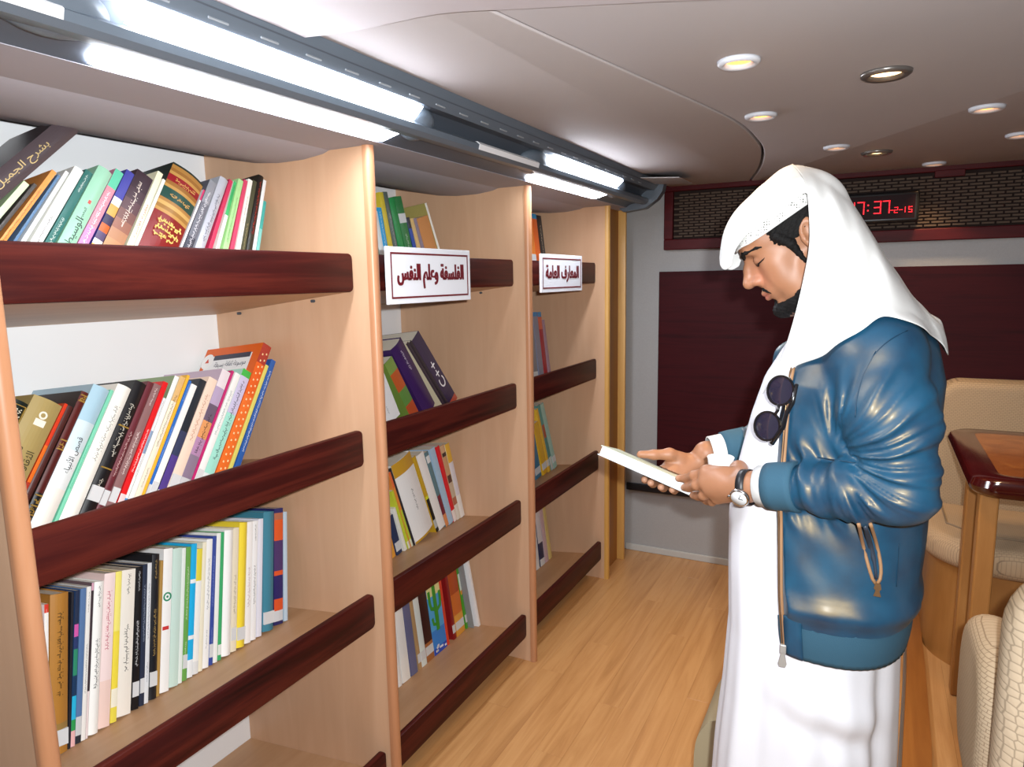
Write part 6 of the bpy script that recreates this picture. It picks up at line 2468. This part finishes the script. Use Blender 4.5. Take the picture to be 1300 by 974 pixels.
# ------------------------------------------------------------------ headscarf, laid over head and jacket
W3 = [[at_y(*q) for q in rb] for rb in RIBS]
front = ribs_to_grid(W3[:6] + [W3[6][:3] + [at_y(1025, 247, 1.404)]])
rear = ribs_to_grid(W3[6:])
el_r = np.array([0.1045, 0.0915, 0.0800]) * S


def outside_cap(g, margin):
    """the cloth lies outside the cap"""
    lc = (g - hp(-0.012, 0.040)) @ HF.T
    q_ = np.sqrt(((lc / (el_r + margin)) ** 2).sum(-1, keepdims=True))
    lc = np.where(q_ < 1, lc / np.maximum(q_, 0.3), lc)
    return lc @ HF + hp(-0.012, 0.040)


front = outside_cap(front, 0.0045)
rear = outside_cap(rear, 0.0085)
b = bmesh.new()
for gi, g in enumerate((front, rear)):
    nr_, nc_ = g.shape[:2]
    jj, ii = np.meshgrid(np.arange(nr_), np.arange(nc_), indexing='ij')
    off = np.zeros_like(g)
    if gi == 1:          # soft folds that run down the drape, stronger toward the hem
        dep = 0.0050 * np.sin(ii * 0.62 + 0.05 * jj + 0.8 * np.sin(jj * 0.13)) + 0.003 * np.sin(ii * 1.23 + 1.7 + 0.1 * jj)
        off[..., 1] = -dep * np.clip(jj / 9.0, 0, 1) * np.clip(ii / 5.0, 0, 1)
    else:                # one soft crease along the visor
        off[..., 1] = -0.004 * np.exp(-((jj - 13 - 0.25 * ii) / 3.0) ** 2) * np.clip(ii / 5.0, 0, 1)
    g = g + off
    g[0, :, 1] = 1.5
    for j in range(nr_):
        for i in range(nc_):
            q = Vector(g[j, i])
            h = bvh.find_nearest(q, 0.08)
            if h[0] is not None:
                dd = (q - h[0]).dot(h[1])
                if dd < 0.007:
                    q = h[0] + h[1] * 0.008
                    g[j, i] = q
    near_ = [[b.verts.new(g[j, i]) for i in range(nc_)] for j in range(nr_)]
    far_ = []
    for j in range(nr_):
        r_ = []
        for i in range(nc_):
            p = g[j, i].copy()
            p[1] = 3.0 - p[1]
            r_.append(near_[0][i] if j == 0 else b.verts.new(p))
        far_.append(r_)
    for gg, fl_ in ((near_, 0), (far_, 1)):
        for j in range(nr_ - 1):
            for i in range(nc_ - 1):
                q = [gg[j][i], gg[j][i + 1], gg[j + 1][i + 1], gg[j + 1][i]]
                b.faces.new(q if fl_ else q[::-1])
bmesh.ops.remove_doubles(b, verts=b.verts[:], dist=2e-5)
bmesh.ops.recalc_face_normals(b, faces=b.faces[:])
sc_o = add('headscarf', b, M_CLOTH, person, smooth=True, label='white cotton headscarf draped over the head and shoulders')
md = sc_o.modifiers.new('thickness', 'SOLIDIFY')
md.thickness = 0.0022
md.offset = -1
md = sc_o.modifiers.new('smooth', 'SUBSURF')
md.levels = md.render_levels = 1

# ------------------------------------------------------------------ things he wears or holds
# open book held flat
MB = Matrix(((ex[0], ey[0], ez[0], bl[0]), (ex[1], ey[1], ez[1], bl[1]), (ex[2], ey[2], ez[2], bl[2]), (0, 0, 0, 1)))
hb_ = bpy.data.objects.new('book', None)
COL.objects.link(hb_)
hb_.matrix_world = MB
tag(hb_, 'closed pale green book held level in both of the man\'s hands', 'book')
b = box(-0.002, BL + 0.002, -0.002, BW, BT - 0.001, BT + 0.001)
bmesh.ops.bevel(b, geom=b.edges[:], offset=0.0004, segments=1, affect='EDGES', profile=0.5)
add('cover', b, paint('#c3cfc0', 0.4), hb_, local=True, label='pale green front cover')
b = box(-0.002, BL + 0.002, -0.002, BW, -0.001, 0.001)
box(-0.002, BL + 0.002, BW - 0.001, BW + 0.001, -0.001, BT + 0.001, bm=b)
add('back_cover', b, paint('#c9cdd0', 0.4), hb_, local=True)
add('page_block', box(0.001, BL - 0.001, 0.002, BW - 0.002, 0.0012, BT - 0.0012), mat('white_pages', '#f0f0ee', 0.7, bump=0.25, bscale=1500), hb_, local=True)

# paper cup in the left hand
cc = Vector(CUP)
cup = empty('paper_cup', cc - Vector((0, 0, 0.055)), 'small white paper cup gripped in the man\'s left hand', 'cup')
b = lathe([(0.0, -0.055), (0.0205, -0.055), (0.0262, -0.002), (0.0272, 0.0), (0.0262, 0.001), (0.0250, -0.002), (0.0200, -0.050), (0.0, -0.050)], cc, Vector((0, 0, 1)), 32)
add('cup_wall', b, mat('white_paper', '#f2f2f0', 0.6), cup, smooth=True)

# wristwatch
wc = Vector(WC)
ax_ = (Vector(EL_L) - Vector(WR_L)).normalized()
wt = empty('wristwatch', wc, 'silver wristwatch with pale dial and black strap on the left wrist', 'watch')
b = lathe([(0.0325, -0.008), (0.0342, -0.008), (0.0342, 0.008), (0.0325, 0.008), (0.0325, -0.008)], wc, ax_, 32)
add('watch_strap', b, mat('black_leather', '#17161a', 0.45), wt, smooth=True)
nrm_ = Vector((0.10, -1.0, -0.25))
nrm_ = (nrm_ - ax_ * nrm_.dot(ax_)).normalized()
c_ = wc + nrm_ * 0.0332
b = lathe([(0.0, 0.0), (0.0175, 0.0), (0.0185, 0.002), (0.0185, 0.006), (0.0165, 0.0085), (0.0150, 0.0078), (0.0, 0.0078)], c_, nrm_, 36)
add('watch_case', b, M_CHROME, wt, smooth=True)
b = lathe([(0.0, 0.0082), (0.0148, 0.0080), (0.0148, 0.0076), (0.0, 0.0076)], c_, nrm_, 36)
dial = add('watch_dial', b, mat('silver_dial', '#c9ccce', 0.3), wt, smooth=True)
s_ = nrm_.cross(ax_).normalized()
for d_, L_ in ((s_ * 0.8 + ax_ * 0.6, 0.011), (s_ * -0.3 + ax_ * 0.95, 0.008)):
    add('watch_hand', tube([c_ + nrm_ * 0.0088, c_ + nrm_ * 0.0088 + d_.normalized() * L_], 0.0007, 4), M_BLACK, wt)
add('watch_crown', lathe([(0, 0.018), (0.0028, 0.018), (0.0028, 0.022), (0, 0.022)], c_ + nrm_ * 0.004, ax_ * -1 + s_ * 0.1, 10), M_CHROME, wt)

# sunglasses hooked on the robe's front
gA, gB = Vector(P(991, 496, 1.300)), Vector(P(974, 541, 1.300))
gx = (gB - gA)
GS = gx.length
gx.normalize()
gn = Vector((-0.42, -0.90, 0.05))
gn = (gn - gx * gn.dot(gx)).normalized()
gy = gn.cross(gx).normalized()
sg = empty('sunglasses', (gA + gB) / 2, 'black round sunglasses hanging by one arm from the white robe\'s front', 'sunglasses')
M_GF = mat('black_acetate', '#0f0f12', 0.2, coat=0.6)
m_lens = mat('dark_lens', '#23202e', 0.06, spec=0.8)
for c in (gA, gB):
    for nm, prof in (('frame_rim', [(0.0245, -0.002), (0.0280, -0.0022), (0.0280, 0.0022), (0.0245, 0.002), (0.0245, -0.002)]), ('lens', [(0.0, 0.0012), (0.012, 0.0008), (0.025, -0.0008), (0.025, -0.0014), (0.0, -0.0004)])):
        b = lathe(prof, c, gn, 36)
        for v in b.verts:
            d_ = v.co - c
            v.co = c + gx * d_.dot(gx) * 1.0 + gy * d_.dot(gy) * 0.94 + gn * d_.dot(gn)
        o_ = add(nm, b, M_GF if nm == 'frame_rim' else m_lens, sg)
        auto_smooth(o_, 40)
side = gy if gy.x > 0 else -gy
add('top_bar', tube([gA - gx * 0.022 + side * 0.024, gA + gx * 0.012 + side * 0.029, (gA + gB) / 2 + side * 0.026, gB - gx * 0.012 + side * 0.029, gB + gx * 0.026 + side * 0.020], [0.003, 0.0042, 0.0036, 0.0042, 0.0045], 8), M_GF, sg, smooth=True)
add('bridge', tube([gA + gx * 0.024 + side * 0.006, (gA + gB) / 2 + side * 0.009 + gn * 0.001, gB - gx * 0.024 + side * 0.006], 0.0028, 8), M_GF, sg, smooth=True)
for c, sgn in ((gA, -1), (gB, 1)):
    hinge = c + gx * (0.026 * sgn) + side * 0.008
    if sgn < 0:
        path = [hinge, hinge - gn * 0.006 + gx * 0.006, c - gn * 0.010 + side * 0.012 + gx * 0.03, gB - gn * 0.010 + side * 0.016, gB - gn * 0.011 + side * 0.012 + gx * 0.028]
    else:
        path = [hinge, hinge - gn * 0.006 - gx * 0.006, gB - gn * 0.013 + side * 0.018, gA - gn * 0.013 + side * 0.02, gA - gn * 0.013 + side * 0.016 - gx * 0.02]
    add('temple_arm', tube([tuple(q) for q in catmull(path, 12)], 0.0024, 8), M_GF, sg, smooth=True)
